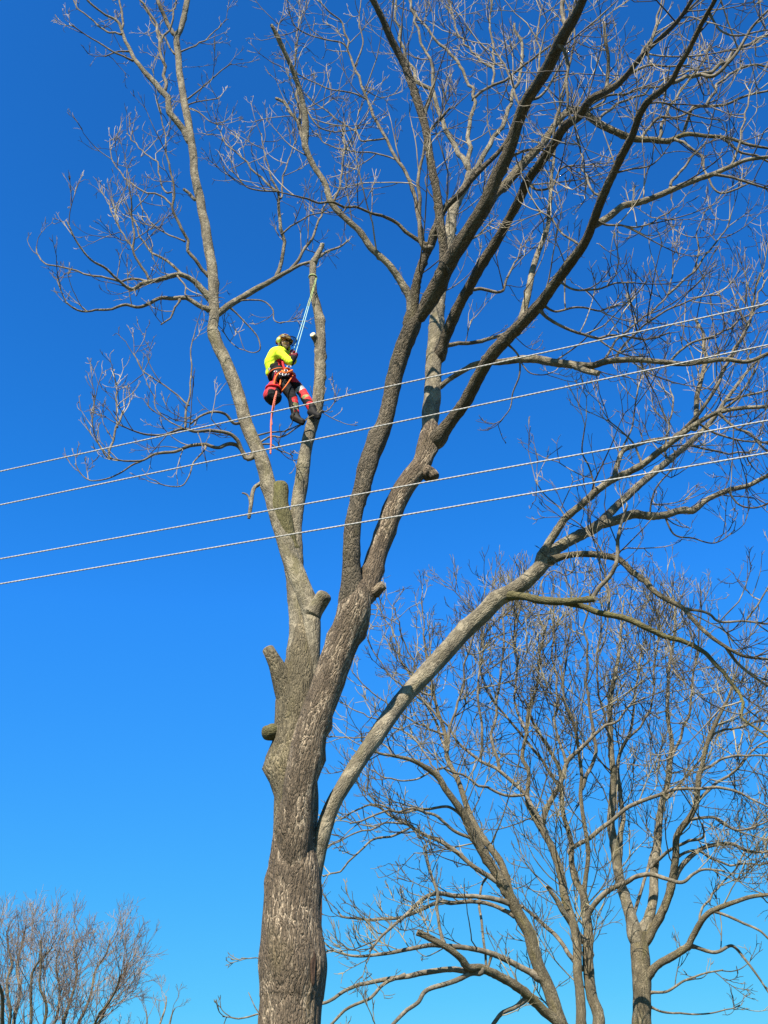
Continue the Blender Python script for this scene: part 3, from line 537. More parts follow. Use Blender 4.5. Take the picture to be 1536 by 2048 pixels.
A('F1h2', 'F1h', '730 197 697 183 660 178 620 160 593 147', (3.5, 2), None, d=1.0, ln=0.6)
A('F1h3', 'F1h', '773 277 730 283 710 263 677 240 637 213 610 187', (4, 2), None, d=1.1, ln=0.6)
A('F1h4', 'F1h', '793 320 753 307 697 302 653 290 633 267', (3.5, 2), None, d=1.1, ln=0.6)
A('F1h5', 'F1h', '710 133 725 90 718 45 722 0', (3.5, 2), None, d=0.7, ln=0.5)
A('F1i', 'F1d', '848 232 850 225 863 185 868 160', (8, 8, 8, 7), 0, d=0, owner='F1d', cut='old')
A('F1j', 'F1i', '865 172 858 112 845 88 833 50 823 12 815 -30', (6, 4), None, mat='twig' if False else 'branch', d=0.6, owner='F1d', ln=0.7)
A('F2b', 'F2a', '940 345 928 315 903 282 883 242 868 200 858 180 840 162 825 135 810 112 805 62 795 25 795 -20', (12, 11, 10, 9, 8, 8, 8, 7, 6, 6, 5, 4), 0.5, mat='limb', d=0.7, owner='F2a', ln=0.8)
A('F2c', 'F2a', '938 350 958 328 973 298 988 270 1005 242 1018 220 1023 195 1033 165 1043 140 1043 88 1030 60 1029 48', (11, 11, 10, 9, 9, 8, 7, 6, 6, 6, 5, 4.5), 0.8, mat='limb', d=0.7, owner='F2a', cut='pale', ln=0.8)
A('F2d', 'F2a', '938 345 934 300 940 250 948 212 945 190', (10, 9, 8, 7, 6), 0.4, mat='limb', d=0.8, owner='F2a', ln=0.8)
A('F2e', 'F2d', '945 200 963 185 988 170 1018 150 1043 133 1068 118 1103 90', (6, 4), None, d=0.9, ln=0.8)
A('F2f', 'F2e', '985 170 988 125 985 85 980 50 983 0 985 -30', (5, 3), None, d=1.0, ln=0.8)
A('F2g', 'F2d', '945 195 941 172 925 140 908 115 888 95 868 78 850 55 830 27 818 0 805 -30', (7, 6, 6, 6, 6, 5, 5, 4, 4, 3), 0.6, d=0.8, ln=0.8)
A('F2h', 'F2f', '985 135 958 118 938 98 918 72 908 45 898 0 890 -30', (5, 3), None, d=1.0, ln=0.8)
A('F2i', 'F2a', '898 465 930 480 955 470 985 440', (5, 3), None, d=1.0, ln=0.7, owner='F2a')
A('F2j', 'F2a', '905 430 870 400 850 360 880 330', (3, 2), None, d=0.8, ln=0.6, owner='F2a')
A('N', 'F2a', '885 692 900 694 933 690 966 677 1004 667 1030 660', (9, 9, 8, 8, 7, 6), 0.4, mat='limb', d=0.5, owner='F2a', ln=0.6)
A('G1', 'G', '925 598 937 590 966 578 995 582 1012 561 1024 541 1045 510', (8, 7, 7, 6, 5, 4, 3), None, d=1.1, owner='G', ln=0.75)
A('G2', 'G', '1055 362 1075 380 1100 372 1120 340 1150 330', (5, 3), None, d=1.0, owner='G', ln=0.7)
A('G3', 'G', '1213 182 1214 140 1216 110 1212 80 1208 45', (8, 7, 7, 7, 6), -0.4, d=0.4, owner='G', ln=0.6)
A('G4', 'G', '1240 162 1270 140 1300 130 1340 132 1380 130', (6, 3), None, d=0.9, owner='G', ln=0.7)
A('G5', 'G', '1284 113 1305 70 1315 30 1322 0 1330 -30', (6, 3), None, d=0.9, owner='G', ln=0.8)
A('G6', 'G', '1105 300 1108 250 1122 200 1140 130 1145 60 1150 0', (6, 3), None, d=0.8, owner='G', ln=0.8)
A('G7', 'G', '1160 232 1190 205 1225 190 1260 185 1300 170', (6, 3), None, d=0.9, owner='G', ln=0.7)
A('F1b1', 'F1b', '1118 85 1132 110 1136 160 1137 200 1134 220', (8, 7, 6, 5, 4), None, d=0.4, owner='F1b', ln=0.6)
A('F1b2', 'F1b', '1056 198 1080 190 1105 160 1125 120 1140 85', (6, 3), None, d=0.9, owner='F1b', ln=0.8)
A('F1b3', 'F1b', '1133 55 1128 20 1125 -20', (9, 6), None, d=0.6, owner='F1b')
A('F1b4', 'F1b', '1043 230 1030 190 1022 155 1000 120 985 95', (5, 3), None, d=0.9, owner='F1b', ln=0.8)
A('F1b5', 'F1b', '1018 315 1050 300 1080 298 1110 312', (6, 3), None, d=0.9, owner='F1b', ln=0.7)
A('F1b6', 'F1b', '1080 160 1080 110 1075 60 1085 10', (5, 2.5), None, d=1.0, owner='F1b', ln=0.7)
A('H1', 'H', '1183 457 1194 448 1222 431 1248 412 1276 406 1304 397 1338 383 1372 369 1398 358 1426 349 1460 335 1492 321 1536 313 1590 305', (14, 14, 14, 13, 13, 12, 12, 11, 11, 10, 9, 8, 7, 5), -0.4, mat='limb', d=0.5, owner='H', ln=0.7)
A('H1b', 'H1', '1432 350 1469 360 1503 369 1536 378', (6, 4), None, d=0.7, ln=0.6)
A('H1c', 'H1', '1340 380 1350 355 1372 332 1392 307 1412 284', (6, 4), None, d=0.6, ln=0.6)
A('H2', 'H', '1046 640 1050 610 1061 566 1070 528 1082 491 1095 454 1099 400 1103 360 1110 300 1125 240', (15, 14, 13, 12, 10, 9, 8, 6, 5, 4), 0.5, mat='limb', d=0.9, owner='H', ln=0.8)
A('H3', 'H', '1088 628 1115 648 1148 665 1190 673 1231 673 1273 677 1310 680 1339 665', (7, 3), None, d=0.9, owner='H', ln=0.6)
A('H3b', 'H3', '1190 673 1223 698 1260 711 1300 712', (4, 2), None, d=0.9, ln=0.5)
A('H4', 'H', '1115 560 1150 578 1190 577 1230 570 1270 565', (5, 3), None, d=1.2, owner='H', ln=0.7)
A('H5', 'H', '1082 607 1110 620 1150 615 1200 620 1240 610', (5, 3), None, d=1.0, owner='H', ln=0.6)
A('H6', 'H', '1190 440 1220 450 1260 455 1300 445 1340 425', (5, 2.5), None, d=1.2, owner='H', ln=0.6)
A('H7', 'H', '1018 690 1037 711 1039 744 1028 781 1020 814 999 845', (4.5, 2), None, d=0.5, owner='H', ln=0.4)
A('H8', 'H', '1208 392 1180 370 1165 330 1160 290', (5, 3), None, d=1.0, owner='H', ln=0.7)
A('H9', 'H', '1344 167 1370 150 1400 148 1440 130 1480 95 1536 70', (9, 8, 8, 7, 6, 5), None, d=0.8, owner='H', ln=0.7)
A('H10', 'H', '1230 346 1262 338 1300 330 1330 305', (4, 2.5), None, d=1.0, owner='H', ln=0.6)
A('H11', 'H', '1165 495 1130 470 1105 440 1075 420', (5, 3), None, d=1.1, owner='H', ln=0.7)
A('J1', 'J', '1367 267 1378 241 1385 216 1412 210 1455 207 1492 193 1536 182', (7, 4), None, d=0.6, owner='J', ln=0.7)
A('J2', 'J', '1350 282 1384 298 1406 309 1409 329 1421 363 1438 386 1469 380 1512 360', (6, 3), None, d=0.5, owner='J', ln=0.5)
A('J3', 'J', '1412 270 1449 278 1483 304 1520 318 1560 325', (6, 4), None, d=0.8, owner='J', ln=0.6)
A('J4', 'J', '1316 280 1333 233 1350 196 1372 165 1398 133 1420 90', (7, 6, 5, 5, 4, 3), None, d=0.7, owner='J', ln=0.7)
A('J5', 'J', '1282 278 1310 241 1355 233 1384 218 1430 200', (6, 3), None, d=0.8, owner='J', ln=0.7)
A('J6', 'J', '1172 226 1195 210 1210 200 1220 170 1235 155', (5, 3), None, d=0.6, owner='J', ln=0.6)
A('J7', 'J', '1200 248 1205 230 1240 205 1280 190 1330 165 1380 140', (6, 3), None, d=0.8, owner='J', ln=0.7)
A('W1', 'H9', '1400 148 1430 150 1465 120 1500 60 1536 20 1570 -10', (8, 4), None, d=0.9, ln=0.7)
A('W2', 'J1', '1412 210 1440 170 1470 140 1500 130 1540 135', (6, 4), None, d=0.8, ln=0.7)
A('W3', 'H', '1418 25 1440 60 1480 75 1536 60', (5, 3), None, d=0.8, owner='H', ln=0.7)
A('W4', 'H1', '1460 335 1480 280 1490 230 1500 180', (5, 3), None, d=0.8, ln=0.7)
A('W5', 'H', '1296 207 1325 205 1360 220 1400 235 1440 240', (4, 2.5), None, d=0.9, owner='H', ln=0.7)
A('K1', 'K', '1206 724 1231 686 1264 653 1298 628 1331 595 1343 557 1350 520', (5, 2.5), None, d=0.8, owner='K', ln=0.75)
A('K1b', 'K1', '1335 590 1364 566 1389 541 1413 508 1447 466 1461 437', (5, 2.5), None, d=0.9, ln=0.75)
A('K1c', 'K1b', '1384 549 1397 504 1393 470 1407 425', (3.5, 2), None, d=0.9, ln=0.6)
A('K2', 'K', '1231 718 1252 686 1285 653 1335 619 1390 600 1440 590', (5, 2.5), None, d=1.0, owner='K', ln=0.75)
A('K3', 'K', '1330 724 1380 690 1430 670 1480 640 1536 600', (5, 3), None, d=1.0, owner='K', ln=0.75)
A('K4', 'K', '1041 722 1060 745 1085 750 1105 745', (3, 2), None, d=0.8, owner='K', ln=0.4)
A('K5', 'K', '1451 719 1480 680 1500 640 1530 560', (5, 3), None, d=1.1, owner='K', ln=0.75)
A('Q1a', 'Q1', '1350 878 1355 864 1397 827 1426 785 1447 744 1471 706 1492 657 1505 607 1521 545', (8, 8, 7, 7, 7, 6, 5, 4, 3), -0.6, d=0.8, owner='Q1', ln=0.8)
A('Q1b', 'Q1', '1385 858 1393 851 1397 793 1405 752 1409 706 1401 665 1389 636', (12, 11, 10, 9, 8, 6, 5), 0.5, mat='limb', d=1.2, owner='Q1', ln=0.8)
A('Q1c', 'Q1', '1227 958 1235 918 1244 897 1273 889 1314 880 1350 876', (11, 10, 9, 8, 7, 6), -0.2, mat='limb', d=0.9, owner='Q1', ln=0.75)
A('Q1d', 'Q1c', '1244 897 1262 860 1270 820 1275 770', (4, 2.5), None, d=1.3, ln=0.75)
A('Q1e', 'Q1', '1285 930 1270 890 1240 860 1215 840', (5, 2.5), None, d=1.2, owner='Q1', ln=0.75)
A('Q1f', 'Q1', '1133 1038 1110 1010 1085 985 1070 960', (3, 2), None, d=1.0, owner='Q1', ln=0.6)
A('Q1g', 'Q1', '1190 984 1180 940 1165 900 1170 850', (4, 2.5), None, d=1.2, owner='Q1', ln=0.7)
A('Q1h', 'Q1', '1438 827 1470 850 1500 870 1536 905', (6, 4), None, d=1.0, owner='Q1', ln=0.75)
A('Q1i', 'Q1', '1400 848 1440 870 1480 880 1536 885', (5, 3), None, d=1.0, owner='Q1', ln=0.75)
A('Q2a', 'Q2', '1418 847 1440 820 1470 800 1500 790 1540 780', (6, 4), None, d=1.2, owner='Q2', ln=0.75)
A('Q2c', 'Q2', '1335 922 1330 880 1345 830 1340 780', (5, 3), None, d=1.3, owner='Q2', ln=0.8)
A('Q2d', 'Q2', '1451 802 1480 790 1510 740 1525 690', (5, 3), None, d=1.2, owner='Q2', ln=0.8)
A('Q2e', 'Q2', '1376 889 1420 900 1460 905 1510 900', (5, 3), None, d=1.0, owner='Q2', ln=0.7)
A('Q2f', 'Q2b', '1331 1035 1350 1070 1390 1078 1430 1085 1470 1060', (4, 2), None, d=0.9, ln=0.55)
A('Q2g', 'Q2b', '1300 1030 1310 980 1340 940 1350 900', (4, 2.5), None, d=1.0, ln=0.7)
A('Q2h', 'Q2b', '1455 980 1480 1010 1510 1015 1540 1005', (4, 3), None, d=0.8, ln=0.6)
A('Q3b', 'Q3', '1370 1218 1401 1223 1422 1230 1443 1244 1492 1241 1536 1248', (6, 4), None, d=0.8, owner='Q3', ln=0.65)
A('Q3c', 'Q3', '1447 1292 1454 1297 1482 1328 1506 1349 1536 1373', (7, 5), None, d=0.7, owner='Q3', ln=0.65)
A('Q3d', 'Q3b', '1492 1241 1510 1210 1536 1175', (4, 3), None, d=1.0, ln=0.7)
A('Q3e', 'Q3', '1209 1112 1190 1080 1160 1050 1130 1030', (3.5, 2), None, d=1.1, owner='Q3', ln=0.6)
A('Q4d', 'Q4', '1180 1200 1185 1195 1199 1171 1220 1147 1234 1112 1241 1077 1248 1045 1255 1010', (10, 10, 9, 9, 8, 7, 6, 4), -0.3, d=0.9, owner='Q4', ln=0.7)
A('Q4e', 'Q4b', '1216 1228 1219 1181 1210 1150 1195 1110', (5, 3), None, d=1.1, owner='Q4', ln=0.65)
A('Q4f', 'Q4b', '1330 1270 1338 1293 1344 1318 1351 1345 1365 1359', (5, 3), None, d=0.5, owner='Q4', ln=0.45)
A('Q4g', 'Q4', '1090 1200 1085 1165 1105 1140 1130 1150 1150 1140', (3, 2), None, d=0.8, owner='Q4', ln=0.5)
# scars on the trunk: a hollow knot and a long split, dark heartwood set in the bark
def scar(cx, cy, w, h, nm, mat, dx=0.0, depth=0.03):
    q = T.b['trunk']; k = int(np.hypot(q['px'][:, 0] - cx, q['px'][:, 1] - cy).argmin()); C0, r0 = q['C'][k], q['r'][k]
    sc = mpp(C0); off = (cx - q['px'][k, 0]) * sc; off = max(min(off, r0 * 0.985), -r0 * 0.985)
    nrmv = Vector((off, -math.sqrt(max(r0 * r0 - off * off, 0)), 0)).normalized()
    bmx = bmesh.new(); bmesh.ops.create_icosphere(bmx, subdivisions=4, radius=1)
    rot = nrmv.to_track_quat('Y', 'Z').to_matrix()
    g = random.Random(int(cx))
    for v in bmx.verts:
        c = v.co.copy(); ang = math.atan2(c.z, c.x)
        k2 = 1 + 0.14 * math.sin(3 * ang + 1) + 0.1 * math.sin(5 * ang + g.random())
        c = Vector((c.x * w * sc * 0.5 * k2, c.y * depth * (1 - 0.65 * math.exp(-6 * (c.x ** 2 + c.z ** 2))), c.z * h * sc * 0.55 * k2))
        v.co = rot @ c + Vector(C0) - Vector(T.base) + nrmv * (r0 * 1.0 + 0.004)
        v.co.z += (q['px'][k, 1] - cy) * sc
    me = bpy.data.meshes.new(nm); bmx.to_mesh(me); bmx.free()
    link(nm, me, mat, T.b['trunk']['obj'])
scar(628.5, 1946, 13, 58, 'rotten_hollow', M['heart'], depth=0.016)
scar(643, 1840, 4, 80, 'bark_split', M['heart'], depth=0.012)
T.finish()

# ------------------------------------------------------------------ trees behind
FAR_TW = dict(n1=1.75, l1=2.25, a1=50, n2=2.8, l2=1.15, a2=44, n3=3.0, l3=0.55, up=0.75, r=0.0085, wig=0.20)
U = Tree('many_stemmed_tree', 'many-stemmed bare tree behind, low boughs arching out towards the lopped trunk', 'bare trees behind the lopped tree', 31.0, (1150, 2048), 0.4, 'twig_far', FAR_TW)
A = U.add
A('t', None, '1150 2290 1150 2200 1152 2150', (70, 62, 56), 0, 'trunk', 'stem', 0, ground=True, lump=0.06, sides=22)
A('a1', 't', '1140 2170 1128 2080 1101 1990 1078 1940 1066 1900 1059 1868 1038 1832 1020 1796 1002 1764 984 1734 960 1695 942 1662 927 1629 910 1602 892 1575 877 1551 850 1533 820 1518 784 1509 754 1503 720 1480', (30, 28, 26, 25, 25, 24, 23, 22, 20, 19, 18, 17, 16, 14, 13, 12, 10, 8, 6, 5, 3), -2.0, 'limb', 'stem', 0.8, t0=0.15)
A('a1b', 'a1', '1029 1815 1015 1770 999 1722 963 1671 936 1620 916 1560 895 1515 890 1471 883 1444 868 1394 862 1360 850 1300', (14, 14, 14, 13, 12, 10, 9, 8, 7, 6, 5, 3), 1.5, 'limb', 'stem', 1.0, t0=0.15)
A('a1c', 'a1', '1000 1765 990 1760 963 1746 939 1728 910 1701 880 1680 850 1668 808 1650 781 1629 760 1614 739 1608', (11, 10, 10, 9, 9, 8, 7, 6, 5, 4, 3), None, d=0.8, ln=0.7, owner='a1')
A('a1c2', 'a1c', '820 1656 784 1671 754 1677 736 1686 709 1713 679 1740 646 1753', (5, 3), None, d=0.64, ln=0.5)
A('a1c3', 'a1c', '805 1647 769 1647 739 1659 709 1668 679 1683 650 1700', (4, 2.5), None, d=0.64, ln=0.5)
A('a1d', 'a1', '945 1680 939 1674 910 1662 889 1647 862 1629 820 1620 784 1626 739 1635 700 1647', (7, 3), None, d=0.8, ln=0.5, owner='a1')
A('a1d2', 'a1', '925 1632 895 1614 856 1617 832 1617 800 1622 740 1610 680 1640', (6, 3), None, d=0.96, ln=0.5, owner='a1')
A('a1e', 'a1', '1022 1808 1017 1805 984 1796 954 1795 910 1790 880 1786 856 1790 832 1808 814 1826 790 1850 760 1880 739 1904', (11, 10, 10, 9, 9, 9, 8, 8, 7, 6, 5, 4), -1.5, d=0.72, ln=0.7, owner='a1')
A('a1f', 'a1', '1028 1830 1023 1826 993 1811 957 1805 910 1804 874 1805 844 1820 814 1832 784 1837 730 1835 688 1834 676 1824', (9, 9, 8, 8, 8, 7, 7, 6, 6, 5, 4, 3), 1.0, d=0.8, ln=0.6, owner='a1')
A('a1g', 'a1', '1075 1955 1071 1949 1044 1934 1014 1919 978 1904 939 1897 904 1894 862 1892 820 1898 775 1907 709 1913 660 1900', (14, 13, 12, 12, 11, 10, 10, 9, 8, 7, 5, 3), -1.2, d=0.8, ln=0.6, owner='a1')
A('a2', 't', '1140 2130 1120 2055 1089 2024 1059 1997 1023 1967 990 1946 963 1937 939 1936 925 1919 904 1901 880 1886 856 1874 835 1864', (20, 20, 19, 19, 18, 17, 17, 15, 14, 13, 13, 13, 14), -2.5, 'limb', 'stem', 0.3, cut='old', t0=0.4, ln=0.6, lump=0.1)
A('a2b', 'a2', '955 1940 936 1943 895 1940 850 1943 820 1949 775 1958 730 1970 685 1982 649 2003 620 2010', (12, 12, 11, 11, 10, 9, 8, 7, 6, 4), None, d=0.64, ln=0.5, owner='a2')
A('a2c', 'a2', '960 1944 939 1946 910 1958 856 1976 838 2003 811 2024 784 2048 750 2080', (11, 10, 10, 9, 8, 8, 7, 6), None, d=0.48, ln=0.5, owner='a2')
A('a2d', 'a2b', '811 1950 769 1970 739 2000 700 2018 667 2045 640 2070', (7, 5), None, d=0.48, ln=0.5)
A('a2e', 'a2', '888 1886 886 1880 880 1844 871 1805 863 1761 854 1719 850 1692', (7, 7, 6, 6, 6, 5, 5), 0.3, d=0.15, ln=0.4, owner='a2', cut='old')
A('a2f', 'a1g', '975 1934 968 1898 963 1853 957 1799 966 1764 978 1749', (5, 5, 5, 5, 4, 3), 0.3, d=0.2, ln=0.4, owner='a2')
A('a2g', 'a2b', '630 2008 560 2020 516 2028 475 2035 445 2033', (4, 4, 3.5, 3, 2), 0, d=0.12, ln=0.25)
A('a2g2', 'a2g', '520 2028 508 2012 497 1985', (2.5, 1.6), 0, d=0)
A('a2h', 'a1g', '660 1900 600 1920 540 1925 512 1918 483 1916', (3.5, 2), 0, d=0.08, ln=0.25)
A('a2i', 'a2', '1055 1995 1035 2010 1010 2020 985 2050', (9, 8), None, d=0.6, ln=0.6, owner='a2')
A('a3', 't', '1150 2160 1162 2048 1161 1990 1156 1943 1154 1880 1145 1842 1129 1791 1121 1747 1104 1696 1085 1661 1063 1623 1053 1595 1056 1543 1044 1513 1053 1468 1059 1417 1074 1370 1080 1310 1090 1250', (20, 20, 19, 18, 18, 17, 17, 15, 14, 13, 11, 9, 8, 8, 7, 7, 5, 4, 3), 1.0, 'limb', 'stem', 0.9, t0=0.15)
A('a3b', 'a3', '1085 1661 1097 1620 1116 1570 1132 1525 1154 1500 1181 1478 1209 1454 1230 1443 1258 1415 1290 1395', (10, 10, 9, 9, 8, 7, 6, 5, 4, 3), -1.0, d=0.8, owner='a3', ln=0.9)
A('a4', 't', '1165 2160 1199 2048 1183 1990 1175 1927 1177 1864 1172 1832 1166 1791 1154 1769 1145 1734 1139 1677 1126 1627 1124 1589 1120 1541 1097 1495 1070 1450 1050 1400', (24, 24, 22, 21, 20, 18, 16, 14, 12, 10, 9, 8, 8, 7, 6, 4), 2.0, 'limb', 'stem', 1.0, t0=0.15)
A('a4b', 'a4', '1167 1785 1175 1747 1177 1690 1170 1630 1165 1580 1160 1520 1150 1460 1130 1400 1120 1330', (10, 9, 9, 8, 8, 7, 6, 5, 3), None, 'limb', 'stem', 1.0)
A('a4c', 'a4', '1140 1710 1142 1699 1177 1680 1202 1658 1227 1639 1253 1620 1284 1604 1319 1589 1351 1578 1392 1573 1430 1576 1471 1582 1503 1598 1550 1620', (10, 9, 9, 9, 8, 8, 8, 7, 7, 6, 6, 5, 4, 3), -2.0, 'limb', d=0.6)
A('a4d', 'a4', '1172 1852 1180 1823 1199 1797 1224 1778 1249 1766 1272 1753 1303 1750 1335 1758 1366 1764 1385 1750 1408 1740 1450 1742', (11, 11, 11, 10, 10, 9, 9, 8, 7, 6, 5, 3), -2.2, 'limb', d=0.64, ln=0.6)
A('a4e', 'a4', '1165 1880 1129 1832 1113 1801 1094 1772', (12, 11, 10, 7), -0.8, 'limb', 'limb', d=0, cut='old')
A('a4f', 'a4', '1160 1935 1145 1915 1123 1886 1097 1861 1069 1832 1040 1810', (9, 9, 8, 8, 7, 5), None, d=0.5, owner='a4', ln=0.7)
A('a5', 'a3', '1105 1700 1080 1640 1050 1590 1000 1545 960 1520 920 1490 880 1440 850 1400', (9, 8, 8, 7, 6, 5, 4, 3), None, 'limb', d=0.9)
A('a5b', 'a1b', '890 1500 868 1440 840 1390 802 1322 796 1286 772 1241 754 1208', (5.5, 2), None, d=0.9, ln=0.6)
A('a5c', 'a1b', '880 1440 845 1400 800 1370 770 1340 735 1280', (4.5, 2), None, d=0.7, ln=0.6)
A('a5d', 'a1b', '865 1390 840 1380 830 1330 810 1290 795 1240 790 1215', (4, 2), None, d=0.8, ln=0.5)
A('a5e', 'a1b', '868 1400 860 1340 850 1290 846 1230 845 1185', (4, 2), None, d=0.6, ln=0.5)
A('a5f', 'a1b', '888 1470 840 1450 790 1420 745 1385 705 1345', (4, 2), None, d=0.6, ln=0.5)
A('a5g', 'a1', '877 1551 830 1480 780 1450 730 1430 680 1405', (4, 2), None, d=0.6, ln=0.5)
A('a5h', 'a1', '784 1509 770 1490 730 1475 690 1475 655 1472', (3.5, 2), None, d=0.5, ln=0.45)
A('a5i', 'a1b', '892 1510 905 1440 925 1380 930 1320 950 1260', (6, 3), None, d=1.2, ln=0.8)
A('a6', 'a5', '1000 1545 985 1480 990 1420 1000 1350 1010 1270 1005 1200', (7, 3), None, 'limb', d=1.2)
A('a6b', 'a3', '1053 1468 1030 1400 1035 1330 1030 1260 1045 1190', (5, 3), None, d=1.1, owner='a3')
A('a6c', 'a4b', '1165 1580 1190 1500 1180 1420 1175 1340 1170 1260 1180 1180', (8, 3), None, d=1.1)
A('a6d', 'a5', '960 1520 965 1450 955 1390 965 1320 970 1230', (6, 3), None, d=1.2, owner='a5')
A('a6e', 'a4', '1124 1589 1090 1530 1070 1500 1020 1440 985 1400 960 1340', (7, 3), None, d=1.0, owner='a4')
A('a6f', 'a3b', '1132 1525 1110 1450 1115 1380 1105 1300 1110 1210', (6, 3), None, d=1.1, owner='a3')
A('a7', 'a5', '1050 1590 1010 1590 960 1570 910 1545 870 1540 830 1560 780 1560 745 1540', (6, 2.5), None, d=0.6, owner='a5', ln=0.6)
U.finish()

W_ = Tree('forked_tree', 'bare tree behind with one upright trunk forking into tall pale stems', 'bare trees behind the lopped tree', 33.5, (1284, 2048), 0.4, 'twig_far', FAR_TW)
A = W_.add
A('t', None, '1284 2120 1284 2048 1284 1990 1281 1927 1279 1889 1278 1865', (44, 38, 37, 37, 36, 34), 0, 'trunk', 'stem', 0, ground=True, lump=0.06, sides=22)
A('b1', 't', '1276 1885 1268 1864 1256 1820 1243 1775 1234 1734 1229 1690 1222 1652 1224 1595 1226 1547 1223 1523 1222 1471 1220 1419 1227 1366 1237 1314 1241 1272 1248 1200', (24, 24, 22, 20, 19, 18, 16, 15, 13, 12, 11, 10, 9, 7, 5, 3), -1.0, 'limb', 'limb', 1.0, t0=0.15)
A('b1b', 'b1', '1236 1740 1240 1702 1243 1642 1243 1579 1237 1537 1241 1502 1258 1464 1268 1420 1275 1360 1290 1280', (11, 11, 10, 9, 8, 7, 6, 5, 4, 3), 1.0, 'limb', 'limb', 1.0, t0=0.15)
A('b2', 't', '1283 1880 1287 1864 1300 1832 1306 1785 1308 1737 1317 1690 1321 1642 1325 1604 1333 1573 1342 1516 1345 1488 1335 1436 1335 1384 1340 1320 1350 1250 1345 1190', (22, 22, 20, 18, 17, 15, 14, 13, 12, 10, 9, 8, 7, 6, 4, 3), 1.2, 'limb', 'limb', 1.0, t0=0.15)
A('b3', 't', '1285 1885 1297 1873 1316 1842 1332 1807 1344 1769 1351 1715 1354 1674 1379 1636 1392 1604 1398 1547 1401 1541 1419 1481 1436 1440 1461 1384 1480 1320', (18, 17, 17, 16, 16, 14, 13, 12, 11, 10, 9, 8, 7, 5, 3), -2.5, 'limb', 'stem', 0.9, t0=0.15)
A('b3b', 'b3', '1346 1760 1354 1747 1370 1725 1398 1703 1430 1690 1461 1687 1493 1699 1550 1705', (11, 10, 10, 9, 8, 7, 6, 4), None, 'limb', d=1.1)
A('b3c', 'b2', '1303 1735 1319 1715 1344 1696 1376 1687 1408 1674 1404 1646', (7, 7, 6, 6, 5, 3), -2.0, 'limb', d=0.8, ln=0.6)
A('b3d', 'b3', '1385 1638 1430 1636 1471 1658 1510 1650 1550 1635', (6, 3), None, 'limb', d=1.3)
A('b3e', 'b3', '1392 1604 1430 1570 1470 1540 1510 1500 1550 1470', (7, 3), None, 'limb', d=1.3)
A('b3f', 'b3', '1400 1541 1440 1520 1490 1510 1550 1515', (6, 3), None, 'limb', d=1.3)
A('b3g', 'b3', '1351 1715 1390 1700 1430 1720 1480 1730 1540 1725', (6, 3), None, 'limb', d=1.2)
A('b3h', 'b3', '1419 1481 1450 1460 1490 1450 1550 1440', (5, 3), None, 'limb', d=1.3)
A('b4', 't', '1287 1960 1294 1953 1319 1930 1347 1915 1376 1896 1385 1877 1401 1845 1417 1826 1436 1816 1465 1804 1499 1794 1534 1791 1580 1785', (17, 16, 15, 15, 14, 12, 12, 11, 10, 9, 8, 7, 5), -2.0, 'limb', 'stem', 0.5)
A('b4b', 'b4', '1376 1896 1385 1892 1427 1902 1465 1889 1493 1921 1520 1960 1540 1990', (8, 8, 7, 6, 5, 4, 3), None, d=0.96, ln=0.7)
A('b4c', 'b4', '1425 1822 1430 1823 1471 1839 1509 1858 1550 1890', (6, 4), None, d=0.96, ln=0.7)
A('b4d', 'b4', '1399 1850 1410 1810 1440 1770 1470 1740 1490 1700', (5, 3), None, d=1.0, ln=0.8)
A('b5', 'b1', '1262 1845 1268 1829 1278 1794 1287 1763 1300 1720 1310 1660', (8, 7, 7, 6, 5, 4), None, 'limb', d=0.8)
A('b6', 't', '1290 1990 1303 1984 1335 1981 1366 1962 1398 1949 1446 1940', (6, 3), None, 'limb', d=0.9, ln=0.7)
A('b7', 't', '1292 2010 1330 2025 1380 2030 1430 2025 1480 2010', (5, 2), None, 'limb', d=0.9, ln=0.6)
A('b8', 'b2', '1342 1516 1370 1450 1385 1390 1390 1320 1400 1240', (6, 3), None, 'limb', d=1.2)
A('b9', 'b1', '1222 1471 1200 1400 1195 1330 1205 1250', (5, 3), None, 'limb', d=1.1)
A('b10', 'b2', '1325 1604 1360 1570 1400 1520 1420 1460', (6, 3), None, 'limb', d=1.0)
A('b11', 'b1b', '1241 1502 1280 1450 1305 1400 1310 1330 1320 1250', (5, 3), None, 'limb', d=1.2)
W_.finish()

